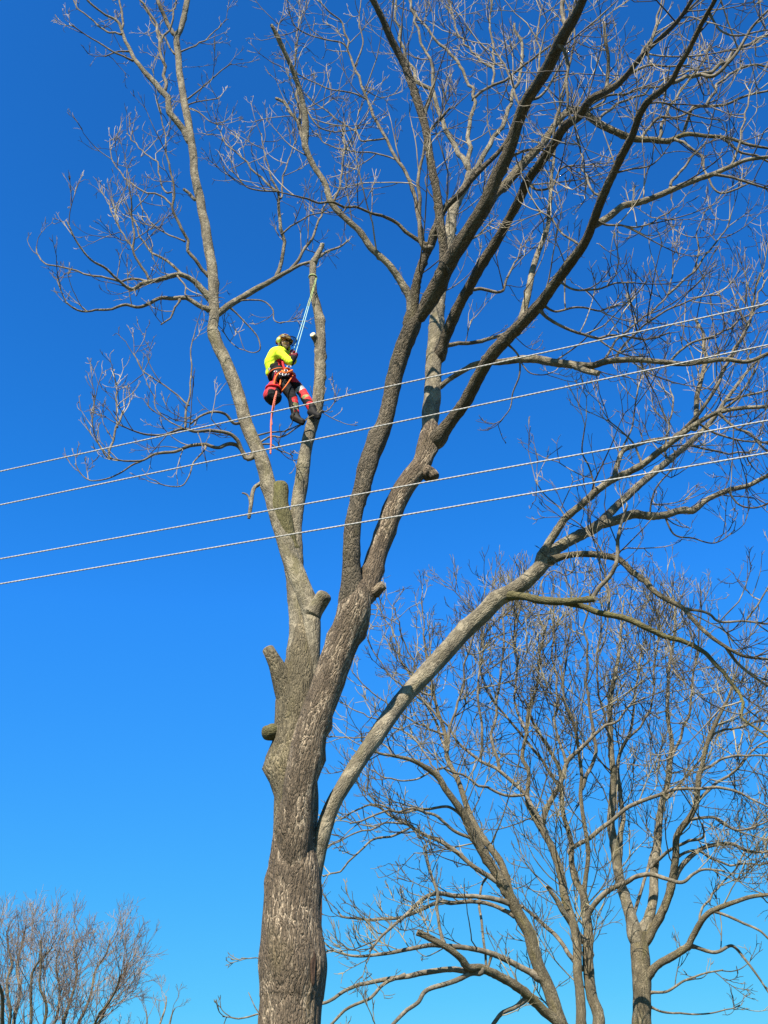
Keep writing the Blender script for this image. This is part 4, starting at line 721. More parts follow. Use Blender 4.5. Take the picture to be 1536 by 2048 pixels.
BUSH_TW = dict(n1=3.3, l1=1.9, a1=38, n2=3.4, l2=1.0, a2=40, n3=3.4, l3=0.5, up=0.9, r=0.0062, wig=0.2)
X = Tree('rounded_tree', 'bare round-headed tree with dense reddish twigs, far from the lopped trunk', None, 44.0, (20, 2048), 0.45, 'twig_red', BUSH_TW)
A = X.add
A('t', None, '20 2260 20 2220 22 2190', (40, 36, 34), 0, 'trunk', 'stem', 0, ground=True, lump=0.05, sides=18)
for k, (p_, w_) in enumerate([
    ('15 2200 5 2110 5 2060 0 1985 -15 1930 -20 1870', 12), ('22 2195 25 2110 28 2060 40 1985 35 1940 45 1890 52 1850', 11),
    ('25 2195 70 2115 85 2060 90 2005 80 1970 85 1925 80 1880', 10), ('25 2190 95 2125 125 2060 145 1990 155 1940 150 1905 155 1880', 10),
    ('25 2190 110 2125 152 2060 180 1995 190 1950 210 1910 220 1880', 10), ('25 2190 140 2120 190 2060 222 1995 242 1960 258 1925', 8),
    ('20 2195 -40 2100 -60 2040 -70 1980 -90 1930', 11), ('22 2195 45 2110 60 2050 62 1990 70 1940 105 1895', 9),
    ('18 2195 -80 2120 -120 2060 -150 2000', 10),
    ('24 2190 60 2110 105 2050 118 1990 112 1940 120 1895', 8), ('24 2190 120 2120 170 2070 205 2020 228 1985 240 1950', 7), ('20 2190 10 2100 18 2040 15 1980 22 1920 15 1870', 9)]):
    A('s%d' % k, 't', p_, tuple(np.linspace(w_, 3, 6)), rng.uniform(-4, 4), 'limb', 'stem', 0.95, t0=0.3)
X.finish()
Z = Tree('small_tree', 'slender bare treetop just right of the dense round-headed tree', None, 47.0, (325, 2048), 0.3, 'twig_red', dict(BUSH_TW, n1=0.45, l1=1.6))
A = Z.add
A('t', None, '325 2240 325 2200', (18, 15), 0, 'trunk', 'stem', 0, ground=True, sides=12)
A('s0', 't', '325 2205 318 2130 312 2080 318 2048 330 2010 332 1992', (10, 8, 6, 4, 3, 2), 0.5, 'limb', 'branch', 0.6, t0=0.5, ln=0.6)
A('s1', 't', '326 2205 335 2120 340 2070 345 2030 350 2016', (8, 7, 5, 3, 2), -0.6, 'limb', 'branch', 0.6, t0=0.5, ln=0.6)
A('s2', 't', '324 2205 300 2130 292 2080 294 2040 292 2020', (7, 6, 4, 3, 2), 0.6, 'limb', 'branch', 0.6, t0=0.5, ln=0.6)
Z.finish()

# ------------------------------------------------------------------ four twisted cables in one vertical plane in front of the tree
mat_cable = plain('pale_cable_sheath', (0.36, 0.35, 0.33), 0.6, var=0.25, scale=8)
hA = 6.4
def at_h(x, y, h):
    d = ray(x, y); return np.array([0, 0, CAMZ]) + d * ((h - CAMZ) / d[2])
p0, p1 = at_h(0, 943, hA), at_h(1536, 607, hA)
hd = nrm(p1 - p0); hn = np.array([-hd[1], hd[0], 0.]); pc = hn.dot(p0)
def on_plane(x, y):
    d = ray(x, y); c = np.array([0, 0, CAMZ]); return c + d * ((pc - hn.dot(c)) / hn.dot(d))
words = ['highest', 'second highest', 'second lowest', 'lowest']
for k, (ya, yb) in enumerate([(943, 607), (1010, 690), (1118, 841), (1168, 906)]):
    a, b_ = on_plane(0, ya), on_plane(1536, yb)
    dv = nrm(b_ - a); Lw = np.linalg.norm(b_ - a)
    s = np.arange(-9, Lw + 7, 0.0085)
    sag = 0.0004 * ((s - Lw * 0.45) ** 2 - (Lw * 0.5) ** 2) 
    Cw = a + dv * s[:, None]; Cw[:, 2] += sag * 0.25
    root = tag(empty('power_cable', Cw[0]), '%s of the four pale twisted cables strung past the tree' % words[k], 'cable', 'twisted cables strung past the tree')
    up = np.array([0, 0, 1.]); sd = nrm(np.cross(dv, up)); up = np.cross(sd, dv)
    for ph in (0, 2.094, 4.189):
        an = s * (2 * math.pi / 0.085) + ph
        Pw = Cw + (np.cos(an)[:, None] * sd + np.sin(an)[:, None] * up) * 0.0015
        V, F = tubes_batch(Pw[None], np.full((1, len(s)), 0.0037), 6)
        link('strand', quick_mesh('strand', V - Cw[0], F), mat_cable, root)

# ------------------------------------------------------------------ the climber
q = T.b['Rs']
def stemY(y): return q['C'][int(np.abs(q['px'][:, 1] - y).argmin()), 1]
YC = stemY(790) - 0.10
def Pt(x, y, dy=0.0): return Vector(at(x, y, YC + dy))
FOOT = np.array(Pt(562, 750))
def capsule(bm_, a, b2, ra, rb, seg=14, squash=None):
    a, b2 = Vector(a), Vector(b2); d = b2 - a; L = d.length
    if L < 1e-5: d = Vector((0, 0, 1)); 
    rot = d.to_track_quat('Z', 'Y').to_matrix().to_4x4()
    rings = []
    def ring(z, r):
        return [bm_.verts.new(a + (rot @ Vector((r * math.cos(t), r * math.sin(t), z)))) for t in [2 * math.pi * i_ / seg for i_ in range(seg)]]
    zs = [(-ra * math.cos(x), ra * math.sin(x)) for x in (0.25, 0.7, 1.15, 1.57)] + [(L + rb * math.sin(x), rb * math.cos(x)) for x in (0.0, 0.45, 0.9, 1.35)]
    for z, r in zs: rings.append(ring(z, max(r, 1e-3)))
    for r1, r2 in zip(rings, rings[1:]):
        for i_ in range(seg): bm_.faces.new((r1[i_], r1[(i_ + 1) % seg], r2[(i_ + 1) % seg], r2[i_]))
    bm_.faces.new(rings[0][::-1]); bm_.faces.new(rings[-1])
def blob(bm_, c, rx, ry, rz, rot=None):
    mt = Matrix.Translation(Vector(c)) @ (rot or Matrix.Identity(4)) @ Matrix.Diagonal((rx, ry, rz, 1))
    bmesh.ops.create_icosphere(bm_, subdivisions=3, radius=1, matrix=mt)
def skinned(name, bm_, mats, parent, seeds=None, voxel=0.01, smooth=6, wrinkle=0.0, origin=None):
    """fuse overlapping volumes into one continuous surface, colour its faces by the nearest seed"""
    o0 = Vector(origin if origin is not None else FOOT)
    for v in bm_.verts: v.co -= o0
    me = bpy.data.meshes.new(name); bm_.to_mesh(me); bm_.free()
    tmp = bpy.data.objects.new('tmp', me); coll.objects.link(tmp)
    rm = tmp.modifiers.new('r', 'REMESH'); rm.mode = 'VOXEL'; rm.voxel_size = voxel; rm.adaptivity = 0
    sm = tmp.modifiers.new('s', 'SMOOTH'); sm.iterations = smooth; sm.factor = 0.5
    dg = bpy.context.evaluated_depsgraph_get(); ev = tmp.evaluated_get(dg)
    res = bpy.data.meshes.new_from_object(ev, depsgraph=dg); res.name = name
    bpy.data.objects.remove(tmp)
    n_ = len(res.vertices); co = np.zeros(n_ * 3, np.float32); res.vertices.foreach_get('co', co); co = co.reshape(-1, 3)
    if wrinkle:
        no = np.zeros(n_ * 3, np.float32); res.vertices.foreach_get('normal', no); no = no.reshape(-1, 3)
        f = np.sin(co[:, 0] * 61 + 2 * np.sin(co[:, 2] * 33)) * np.sin(co[:, 2] * 74 + co[:, 1] * 40 + 1.5 * np.sin(co[:, 0] * 27)) + 0.6 * np.sin(co[:, 1] * 83 + co[:, 2] * 47)
        co = co + no * (wrinkle * f)[:, None]; res.vertices.foreach_set('co', co.ravel().astype(np.float32))
    for mm in list(res.materials): pass
    res.materials.clear()
    for mm in mats: res.materials.append(mm)
    if seeds:
        S = np.array([np.array(p) - np.array(o0) for p, _ in seeds]); mi = np.array([k_ for _, k_ in seeds])
        fc = np.zeros(len(res.polygons) * 3, np.float32); res.polygons.foreach_get('center', fc); fc = fc.reshape(-1, 3)
        dd = ((fc[:, None] - S[None]) ** 2).sum(-1); res.polygons.foreach_set('material_index', mi[dd.argmin(1)].astype(np.int32))
    else: res.polygons.foreach_set('material_index', np.zeros(len(res.polygons), np.int32))
    res.update()
    o = link(name, res, None, parent)
    if parent is None: o.location = o0
    return o
CM = dict(
    skin=plain('skin', (0.56, 0.33, 0.24), 0.55, var=0.08, scale=25), yellow=plain('hi_vis_yellow', (0.60, 0.80, 0.03), 0.7, var=0.08, scale=18, bump=0.3),
    black=plain('black_cloth', (0.010, 0.010, 0.011), 0.8, var=0.25, scale=22, bump=0.3), red=plain('red_cloth', (0.62, 0.028, 0.035), 0.7, var=0.12, scale=20, bump=0.3),
    grey=plain('reflective_tape', (0.38, 0.38, 0.38), 0.4, var=0.1), olive=plain('camouflage_guard', (0.24, 0.23, 0.10), 0.7, var=0.6, scale=14),
    boot=plain('black_boot_leather', (0.012, 0.011, 0.010), 0.65, var=0.3, scale=30), orange=plain('orange_webbing', (0.75, 0.16, 0.035), 0.6, var=0.1),
    metal=plain('worn_alloy', (0.42, 0.42, 0.44), 0.45, 1.0, 0.15), bagred=plain('red_bag_cloth', (0.48, 0.035, 0.045), 0.65, var=0.2, scale=14, bump=0.4),
    rope=plain('red_rope', (0.66, 0.17, 0.11), 0.75, var=0.25, scale=60), cyan=plain('pale_cyan_rope', (0.42, 0.66, 0.60), 0.7, var=0.2, scale=60),
    lime=plain('lime_rope', (0.40, 0.48, 0.20), 0.7, var=0.2, scale=60), camo=plain('camouflage_helmet', (0.30, 0.22, 0.09), 0.35, var=0.75, scale=26),
    maroon=plain('maroon_glove', (0.17, 0.018, 0.03), 0.7, var=0.2), glass=plain('dark_lens', (0.01, 0.01, 0.012), 0.1, var=0.0))
m, n, l, b = new_mat('patterned_helmet'); tc = n.new('ShaderNodeTexCoord'); no = n.new('ShaderNodeTexNoise'); no.inputs['Scale'].default_value = 17; no.inputs['Detail'].default_value = 1
l.new(tc.outputs['Object'], no.inputs['Vector']); rp = n.new('ShaderNodeValToRGB'); rp.color_ramp.interpolation = 'CONSTANT'; e_ = rp.color_ramp.elements
e_[0].color = (0.02, 0.018, 0.015, 1); e_[1].position = 0.42; e_[1].color = (0.34, 0.06, 0.03, 1)
for p_, c_ in ((0.49, (0.50, 0.42, 0.10, 1)), (0.56, (0.10, 0.07, 0.03, 1)), (0.62, (0.55, 0.36, 0.16, 1))):
    x_ = e_.new(p_); x_.color = c_
l.new(no.outputs['Fac'], rp.inputs['Fac']); l.new(rp.outputs[0], b.inputs['Base Color']); b.inputs['Roughness'].default_value = 0.35
CM['camo'] = m; CM['muff'] = plain('lime_ear_defender', (0.45, 0.46, 0.10), 0.4, var=0.2)
# mesh visor: translucent dark gauze
m, n, l, b = new_mat('visor_gauze'); b.inputs['Base Color'].default_value = (0.05, 0.06, 0.07, 1); b.inputs['Alpha'].default_value = 0.55; b.inputs['Roughness'].default_value = 0.35
CM['gauze'] = m
# joints (photo place, distance offset; the near side is his right side)
hip_n, hip_f = Pt(558, 752, -0.10), Pt(568, 748, 0.10)
pel, waist, chest, neck0 = Pt(557, 746, 0.0), Pt(553, 733, 0.0), Pt(554, 713, 0.0), Pt(563, 698, 0.0)
head = Pt(567, 687, -0.02)
sh_n, sh_f = Pt(557, 706, -0.17), Pt(568, 703, 0.17)
el_n, el_f = Pt(580, 725, -0.20), Pt(586, 722, 0.16)
ha_n, ha_f = Pt(590, 711, -0.09), Pt(585, 708, 0.0)
kn_n, kn_f = Pt(585, 795, -0.13), Pt(604, 784, 0.10)
an_n, an_f = Pt(591, 829, -0.10), Pt(625, 820, 0.02)
# body
B_ = bmesh.new()
capsule(B_, pel, waist, 0.125, 0.115); capsule(B_, waist, chest, 0.115, 0.13); capsule(B_, chest, neck0, 0.13, 0.06)
capsule(B_, neck0, head, 0.055, 0.06); capsule(B_, sh_n, sh_f, 0.07, 0.07)
blob(B_, head, 0.088, 0.078, 0.112)
fd = (Vector((0.80, -0.58, -0.16))).normalized()                              # where he looks: along the stem side, a little down
fs = fd.cross(Vector((0, 0, 1))).normalized(); fu = fs.cross(fd).normalized()
def fpos(f, s_, u): return head + fd * f + fs * s_ + fu * u
capsule(B_, fpos(0.085, 0, 0.01), fpos(0.108, 0, -0.022), 0.010, 0.016)       # nose
capsule(B_, fpos(0.055, 0, -0.075), fpos(0.075, 0, -0.085), 0.035, 0.022)     # chin
for sgn in (-1, 1):
    blob(B_, fpos(-0.005, 0.083 * sgn, -0.005), 0.018, 0.018, 0.032)          # ears
    blob(B_, fpos(0.07, 0.035 * sgn, -0.03), 0.024, 0.024, 0.022)
for (s0, e0, h0) in ((sh_n, el_n, ha_n), (sh_f, el_f, ha_f)):
    capsule(B_, s0, e0, 0.052, 0.042); capsule(B_, e0, h0, 0.042, 0.030)
for (h0, k0, a0) in ((hip_n, kn_n, an_n), (hip_f, kn_f, an_f)):
    capsule(B_, h0, k0, 0.085, 0.058); capsule(B_, k0, a0, 0.056, 0.042); capsule(B_, a0, a0 + Vector((0.0, 0.0, -0.04)), 0.040, 0.032)
# hands closed on the rope
top_n = Pt(634, 566, 0.0)
rope_d = (top_n - Pt(588, 709)).normalized()
def hand(bm_, c, g=0.0):
    out = Vector((0.75, -0.5, 0.1)).normalized(); side = rope_d.cross(out).normalized()
    capsule(bm_, c - out * 0.045 - rope_d * 0.02, c - out * 0.03 + rope_d * 0.025, 0.024 + g, 0.024 + g)
    for i_, ln_ in enumerate((0.030, 0.036, 0.034, 0.026)):                   # four fingers curled round the rope
        b0 = c - out * 0.028 + rope_d * (0.036 - 0.022 * i_) + side * 0.02
        m0 = b0 + out * (0.03 + ln_ * 0.4) + side * 0.012; e0 = m0 - side * (0.018 + ln_ * 0.6) + out * 0.008
        f0 = e0 - out * ln_
        capsule(bm_, b0, m0, 0.0095 + g, 0.009 + g); capsule(bm_, m0, e0, 0.009 + g, 0.0085 + g); capsule(bm_, e0, f0, 0.0085 + g, 0.0075 + g)
    t0_ = c - out * 0.045 + rope_d * 0.03
    capsule(bm_, t0_, t0_ + rope_d * 0.035 - side * 0.03 + out * 0.02, 0.011 + g, 0.010 + g); capsule(bm_, t0_ + rope_d * 0.035 - side * 0.03 + out * 0.02, t0_ + rope_d * 0.03 - side * 0.03 + out * 0.055, 0.010 + g, 0.008 + g)
hand(B_, ha_n); hand(B_, ha_f)
person = skinned('person', B_, [CM['skin']], None, voxel=0.0085, smooth=3)
tag(person, 'person in patterned helmet, yellow jacket and red-black trousers, hanging in a harness from the rope', 'person')
# jacket
B_ = bmesh.new()
capsule(B_, Pt(552, 741), Pt(548, 727), 0.145, 0.150); capsule(B_, Pt(548, 727), Pt(554, 712), 0.150, 0.145); capsule(B_, Pt(554, 712), Pt(562, 700), 0.145, 0.078)
capsule(B_, Pt(542, 738), Pt(538, 747), 0.075, 0.055); capsule(B_, sh_n, sh_f, 0.088, 0.088)
capsule(B_, Pt(546, 724, -0.06), sh_n, 0.10, 0.085); capsule(B_, Pt(546, 724, 0.08), sh_f, 0.10, 0.085)
for (s0, e0, h0) in ((sh_n, el_n, ha_n), (sh_f, el_f, ha_f)):
    capsule(B_, s0, e0, 0.085, 0.062); capsule(B_, e0, e0.lerp(h0, 0.72), 0.062, 0.048)
Yl, Bk, Gy = 0, 1, 2
jseeds = [(Pt(x_, y_, d_), k_) for x_, y_, d_, k_ in (
    (552, 707, -.2, 0), (560, 703, -.17, 0), (546, 714, -.17, 0), (540, 722, -.14, 0), (536, 729, -.1, 0), (534, 735, -.08, 0), (533, 741, -.06, 0), (566, 711, -.26, 0), (573, 717, -.27, 0), (579, 721, -.27, 0), (556, 710, -.22, 0),
    (552, 717, -.23, 1), (546, 722, -.22, 1), (558, 720, -.24, 1), (553, 721, -.2, 1), (548, 726, -.19, 1), (545, 732, -.18, 1), (551, 733, -.2, 1), (541, 729, -.16, 1), (540, 736, -.15, 1), (545, 740, -.15, 1), (552, 742, -.18, 1), (558, 727, -.2, 1), (541, 746, -.1, 1), (538, 751, -.06, 1), (560, 737, -.16, 1), (545, 748, -.1, 1),
    (587, 724, -.2, 1), (588, 718, -.12, 1), (560, 709, .25, 0), (545, 718, .2, 0), (576, 712, .25, 0), (548, 735, .2, 1), (533, 738, -.09, 2), (563, 719, -.14, 3), (565, 725, -.14, 3))]
skinned('jacket', B_, [CM['yellow'], CM['black'], CM['grey'], CM['red']], person, jseeds, voxel=0.010, smooth=4, wrinkle=0.0035)
# trousers
B_ = bmesh.new()
capsule(B_, Pt(556, 742), pel, 0.13, 0.145); capsule(B_, pel, hip_n, 0.14, 0.105); capsule(B_, pel, hip_f, 0.14, 0.105)
for (h0, k0, a0) in ((hip_n, kn_n, an_n), (hip_f, kn_f, an_f)):
    capsule(B_, h0, k0, 0.105, 0.074); capsule(B_, k0, k0.lerp(a0, 0.5), 0.074, 0.072); capsule(B_, k0.lerp(a0, 0.5), k0.lerp(a0, 0.93), 0.072, 0.062)
tseeds = [(Pt(556, 745, -0.2), 0), (Pt(562, 760, -0.2), 0), (Pt(572, 775, -0.2), 0), (Pt(579, 786, -0.2), 0), (Pt(580, 791, -0.22), 0), (Pt(585, 797, -0.22), 1), (Pt(580, 800, -0.2), 0), (Pt(588, 807, -0.22), 2), (Pt(589, 813, -0.22), 2), (Pt(582, 808, -0.16), 0), (Pt(584, 815, -0.16), 0), (Pt(591, 821, -0.2), 1), (Pt(592, 825, -0.2), 1),
          (Pt(588, 752, 0.0), 1), (Pt(592, 758, 0.02), 1), (Pt(593, 768, 0.0), 0), (Pt(598, 775, 0.0), 3), (Pt(604, 783, 0.02), 1), (Pt(607, 788, 0.02), 1), (Pt(610, 793, 0.0), 2), (Pt(614, 797, 0.0), 1), (Pt(613, 800, 0.0), 0), (Pt(617, 804, -0.06), 1), (Pt(619, 810, -0.06), 1),
          (Pt(575, 755, 0.0), 0), (Pt(585, 770, 0.0), 0), (Pt(598, 790, 0.05), 0), (Pt(605, 803, 0.05), 0)]
skinned('trousers', B_, [CM['black'], CM['red'], CM['olive'], CM['grey']], person, tseeds, voxel=0.010, smooth=3, wrinkle=0.003)
# boots
for (a0, toe) in ((an_n, Pt(605, 843, -0.14)), (an_f, Pt(637, 832, -0.10))):
    B_ = bmesh.new(); capsule(B_, a0 + (kn_n - an_n).normalized() * 0.05, a0, 0.064, 0.06); hl = a0 - Vector((0.03, 0, 0.045))
    capsule(B_, a0, hl, 0.06, 0.05); capsule(B_, hl, toe, 0.052, 0.045); capsule(B_, a0, hl.lerp(toe, 0.6), 0.058, 0.046)
    capsule(B_, hl - Vector((0, 0, 0.035)), toe - Vector((0, 0, 0.03)), 0.034, 0.036)
    skinned('boot', B_, [CM['boot']], person, voxel=0.008, smooth=3)
# gloves over the hands
for c in (ha_n, ha_f):
    B_ = bmesh.new(); hand(B_, c, 0.004); e0 = el_n if c == ha_n else el_f
    capsule(B_, c.lerp(e0, 0.10), c.lerp(e0, 0.34), 0.040, 0.044)
    skinned('glove', B_, [CM['maroon']], person, voxel=0.0065, smooth=2)
# helmet: shell with brim, ear defenders, raised gauze visor, chin strap, glasses
def basis(o): return Matrix((( fd.x, fs.x, fu.x, o.x), (fd.y, fs.y, fu.y, o.y), (fd.z, fs.z, fu.z, o.z), (0, 0, 0, 1)))
ht = Matrix.Translation(-Vector(FOOT)) @ basis(head + fu * 0.035)
bm_ = bmesh.new(); NS, NR = 28, 9
rings = []
for i_ in range(NR + 2):
    ph_ = math.radians(90 - 86 * min(i_, NR) / NR); rr = math.cos(ph_); hh = math.sin(ph_)
    ring = []
    for j_ in range(NS):
        t_ = 2 * math.pi * j_ / NS; fx = 0.132 * rr * math.cos(t_); sx = 0.112 * rr * math.sin(t_); z_ = 0.125 * hh
        if i_ == NR + 1:
            br = 1.10 + 0.28 * max(0, math.cos(t_)) ** 3; fx *= br; sx *= 1.05; z_ = -0.006 - 0.018 * max(0, math.cos(t_))
        rib = 1 + 0.025 * math.cos(4 * t_) * rr
        ring.append(bm_.verts.new(ht @ Vector((fx * rib, sx * rib, z_))))
    rings.append(ring)
for r1, r2 in zip(rings, rings[1:]):
    for j_ in range(NS): bm_.faces.new((r1[j_], r1[(j_ + 1) % NS], r2[(j_ + 1) % NS], r2[j_]))
bm_.faces.new(rings[0])
bmesh.ops.solidify(bm_, geom=bm_.faces[:], thickness=-0.006)
bmesh.ops.recalc_face_normals(bm_, faces=bm_.faces[:])
me = bpy.data.meshes.new('helmet'); bm_.to_mesh(me); bm_.free(); helmet = link('helmet', me, CM['camo'], person)
for sgn in (-1, 1):
    bm_ = bmesh.new()
    c = ht @ Vector((0.005, 0.118 * sgn, -0.045)); ax = (ht.to_3x3() @ Vector((0, sgn, 0))).normalized()
    rot = ax.to_track_quat('Z', 'Y').to_matrix().to_4x4()
    bmesh.ops.create_uvsphere(bm_, u_segments=18, v_segments=12, radius=1, matrix=Matrix.Translation(c) @ rot @ Matrix.Diagonal((0.042, 0.050, 0.03, 1)))
    me = bpy.data.meshes.new('ear_defender'); bm_.to_mesh(me); bm_.free(); link('ear_defender', me, CM['muff'], helmet)
bm_ = bmesh.new(); g_ = []
for i_ in range(6):
    row = []
    for j_ in range(13):
        t_ = math.radians(-78 + 156 * j_ / 12); ext = 0.135 + 0.095 * i_ / 5
        row.append(bm_.verts.new(ht @ Vector((ext * math.cos(t_) + 0.01, 0.125 * math.sin(t_), 0.035 - 0.045 * (i_ / 5) ** 1.3 - 0.02 * (1 - math.cos(t_))))))
    g_.append(row)
for r1, r2 in zip(g_, g_[1:]):
    for j_ in range(12): bm_.faces.new((r1[j_], r1[j_ + 1], r2[j_ + 1], r2[j_]))
bmesh.ops.solidify(bm_, geom=bm_.faces[:], thickness=0.002)
me = bpy.data.meshes.new('visor'); bm_.to_mesh(me); bm_.free(); link('visor', me, CM['gauze'], helmet)

def rope(name, pts, rad, mat, parent, origin, sides=8, n=60, twist=0.0, jit=0.0):
    C = catmull(np.array([np.array(p) for p in pts]), n)
    if jit: C[1:-1] += rng.normal(size=C[1:-1].shape) * jit
    r = np.full(n, rad)
    if twist: r = r * (1 + twist * np.sin(np.linspace(0, n * 1.7, n)))
    me = tube(name, C, r, np.array(origin), sides); return link(name, me, mat, parent)
def shell_band(name, ptsfn, mat, parent, origin): pass
rope('visor_rim', [Vector(FOOT) + (ht @ Vector((0.23 * math.cos(t_) + 0.01, 0.126 * math.sin(t_), -0.01 - 0.02 * (1 - math.cos(t_))))) for t_ in np.radians(np.linspace(-78, 78, 9))], 0.006, CM['black'], helmet, FOOT, 6, 30)
rope('chin_strap', [fpos(0.01, 0.085, -0.03), fpos(0.04, 0.07, -0.09), fpos(0.06, 0.0, -0.122), fpos(0.04, -0.07, -0.09), fpos(0.01, -0.085, -0.03)], 0.009, CM['black'], helmet, FOOT, 6, 24)
bm_ = bmesh.new()
for sgn in (-1, 1):
    mt = Matrix.Translation(-Vector(FOOT)) @ basis(fpos(0.088, 0.034 * sgn, 0.012)) @ Matrix.Diagonal((0.012, 0.030, 0.019, 1))
    bmesh.ops.create_icosphere(bm_, subdivisions=2, radius=1, matrix=mt)
mt = Matrix.Translation(-Vector(FOOT)) @ basis(fpos(0.096, 0, 0.016)) @ Matrix.Diagonal((0.008, 0.03, 0.006, 1)); bmesh.ops.create_cube(bm_, size=1, matrix=mt)
me = bpy.data.meshes.new('safety_glasses'); bm_.to_mesh(me); bm_.free(); link('safety_glasses', me, CM['glass'], person)
rope('mouth', [fpos(0.086, 0.022, -0.058), fpos(0.095, 0, -0.056), fpos(0.086, -0.022, -0.058)], 0.004, plain('lips', (0.36, 0.13, 0.11), 0.5), person, FOOT, 6, 10)

# harness: belt, leg loops, bridge with rings and webbing
hr = tag(empty('climbing_harness', FOOT), 'orange and black climbing harness round the climber\'s hips with metal rings', 'harness')
def hoop(c, ax, ra, rb, k=14, ph=0):
    ax = Vector(ax).normalized(); u_ = ax.cross(Vector((0, 1, 0.01))).normalized(); v_ = ax.cross(u_)
    return [Vector(c) + u_ * ra * math.cos(t_ + ph) + v_ * rb * math.sin(t_ + ph) for t_ in np.linspace(0, 2 * math.pi, k)]
tor = (Pt(555, 735) - pel).normalized()
rope('belt', hoop(Pt(557, 752), tor, 0.140, 0.155), 0.026, CM['black'], hr, FOOT, 10, 60)
rope('belt_webbing', hoop(Pt(557, 752), tor, 0.160, 0.176), 0.009, CM['orange'], hr, FOOT, 8, 60)
rope('leg_loop', hoop(hip_n.lerp(kn_n, 0.28), kn_n - hip_n, 0.108, 0.108), 0.022, CM['black'], hr, FOOT, 10, 50)
rope('leg_loop', hoop(hip_f.lerp(kn_f, 0.28), kn_f - hip_f, 0.108, 0.108), 0.022, CM['red'], hr, FOOT, 10, 50)
rope('bridge', [Pt(566, 744, -0.2), Pt(574, 736, -0.24), Pt(582, 742, -0.12), Pt(588, 748, 0.02)], 0.016, CM['orange'], hr, FOOT, 8, 40)
rope('webbing_strap', [Pt(588, 748, -0.05), Pt(580, 760, -0.24), Pt(571, 773, -0.28), Pt(564, 782, -0.26)], 0.010, CM['orange'], hr, FOOT, 8, 40)
rope('webbing_strap', [Pt(562, 745, -0.22), Pt(556, 748, -0.25), Pt(551, 756, -0.25), Pt(548, 770, -0.22)], 0.016, CM['orange'], hr, FOOT, 8, 40)
rope('webbing_strap', [Pt(564, 742, -0.22), Pt(570, 746, -0.26), Pt(578, 744, -0.25), Pt(584, 741, -0.2)], 0.02, CM['orange'], hr, FOOT, 8, 40)
rope('chest_strap', [Pt(563, 712, -0.15), Pt(565, 720, -0.18), Pt(566, 730, -0.2), Pt(570, 740, -0.22)], 0.016, CM['red'], hr, FOOT, 8, 30)
for (x, y, rr, dy) in ((578, 733, 0.034, -0.25), (562, 748, 0.026, -0.26), (568, 750, 0.024, -0.27), (572, 741, 0.026, -0.28), (551, 743, 0.022, -0.24), (575, 748, 0.024, -0.26)):
    rope('ring', hoop(Pt(x, y, dy), (0.3, -1, 0.2), rr * 0.75, rr * 0.95, 12), 0.006, CM['metal'], hr, FOOT, 7, 30)
# ascender block on the harness that takes the rope
bm_ = bmesh.new(); capsule(bm_, Pt(580, 728, -0.2), Pt(585, 718, -0.16), 0.022, 0.018)
for v in bm_.verts: v.co -= Vector(FOOT)
me = bpy.data.meshes.new('rope_wrench'); bm_.to_mesh(me); bm_.free(); link('rope_wrench', me, CM['metal'], hr)

# climbing rope: two lines from his hands up to a saver sling round the stem
cr_o = np.array(Pt(588, 709))
cr = tag(empty('climbing_rope', cr_o), 'doubled pale cyan and lime climbing rope from the climber\'s hands up to the stem', 'rope')
for dx, m_ in ((-2.5, 'cyan'), (2.5, 'cyan')):
    lo = ha_n if dx > 0 else ha_f
    top = Pt(633 + dx * 0.3, 556, -0.06); mid = Vector(lo).lerp(top, 0.62)
    rope('line', [Pt(583, 726, -0.2), lo, Vector(lo).lerp(top, 0.3) - Vector((0, 0, 0.015)), mid], 0.0062, CM['cyan'], cr, cr_o, 8, 240, 0.18)
    rope('line_end', [mid, mid.lerp(top, 0.5), top], 0.0065, CM['lime'], cr, cr_o, 8, 90, 0.18)
sC = q['C'][int(np.abs(q['px'][:, 1] - 553).argmin())]; sr = q['r'][int(np.abs(q['px'][:, 1] - 553).argmin())]
rope('saver_sling', hoop(sC, (0.1, 0, 1), sr * 1.12, sr * 1.12, 14), 0.012, CM['lime'], cr, cr_o, 8, 40)
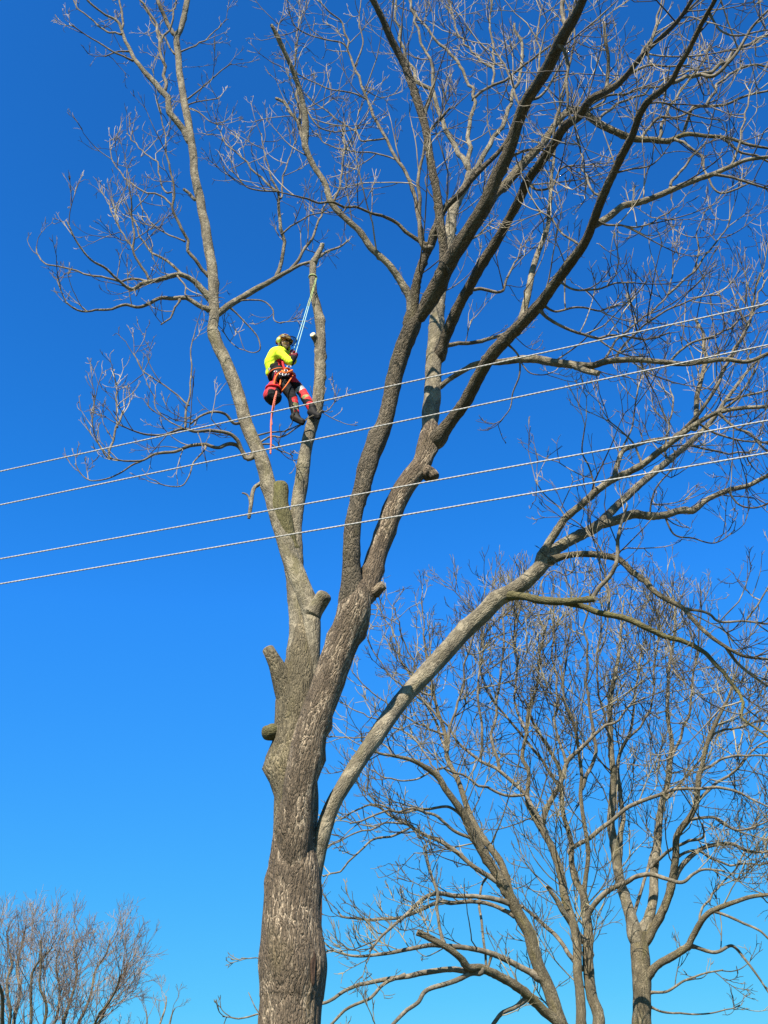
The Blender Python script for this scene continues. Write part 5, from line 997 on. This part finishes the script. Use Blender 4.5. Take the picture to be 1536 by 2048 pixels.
# gear bag on his back hip
B_ = bmesh.new(); bc = Pt(547, 786, -0.12)
capsule(B_, bc + Vector((0, 0, 0.10)), bc - Vector((0, 0, 0.10)), 0.105, 0.112); blob(B_, bc - Vector((0.03, 0.02, 0.06)), 0.115, 0.11, 0.13); blob(B_, bc + Vector((0.03, 0.0, -0.09)), 0.10, 0.10, 0.10)
bag = skinned('gear_bag', B_, [CM['bagred'], CM['black']], None, [(bc + Vector((x_, -0.12, z_)), k_) for x_, z_, k_ in ((0, .14, 0), (-.09, .10, 0), (.09, .10, 0), (-.10, .02, 0), (0, .03, 0), (.09, .0, 1), (-.03, -.08, 1), (.06, -.12, 1), (0, -.2, 1), (-.11, -.07, 0), (-.07, -.18, 1))], voxel=0.009, smooth=4, wrinkle=0.004, origin=bc)
tag(bag, 'red and black gear bag slung behind the climber\'s hip', 'bag')
rope('carry_strap', [bc + Vector((-0.05, -0.05, 0.18)), Pt(545, 766, -0.15), Pt(550, 752, -0.2), Pt(552, 744, -0.18)], 0.014, CM['bagred'], bag, bc, 8, 30)
rope('carry_strap', [bc + Vector((0.09, -0.06, 0.12)), Pt(560, 770, -0.2), Pt(562, 756, -0.2)], 0.012, CM['orange'], bag, bc, 8, 30)
rope('bag_rim', hoop(bc + Vector((0, 0, 0.06)), (0.1, 0, 1), 0.118, 0.118), 0.014, CM['red'], bag, bc, 8, 40)
# red rope hanging from the bag
ho = np.array(Pt(552, 788, -0.24))
hr2 = tag(rope('hanging_rope', [Pt(553, 783, -0.25), Pt(552, 791, -0.27), Pt(549, 808, -0.22), Pt(545, 826, -0.2), Pt(542, 845, -0.19), Pt(542, 868, -0.19), Pt(542, 888, -0.19), Pt(541, 908, -0.18)], 0.0125, CM['rope'], None, ho, 8, 140, 0.15), 'loose red rope hanging below the gear bag', 'rope')
hr2.location = ho
rope('bight', [Pt(553, 783, -0.25), Pt(548, 800, -0.24), Pt(543, 830, -0.22), Pt(544, 850, -0.2)], 0.009, CM['rope'], hr2, ho, 6, 60, 0.1)
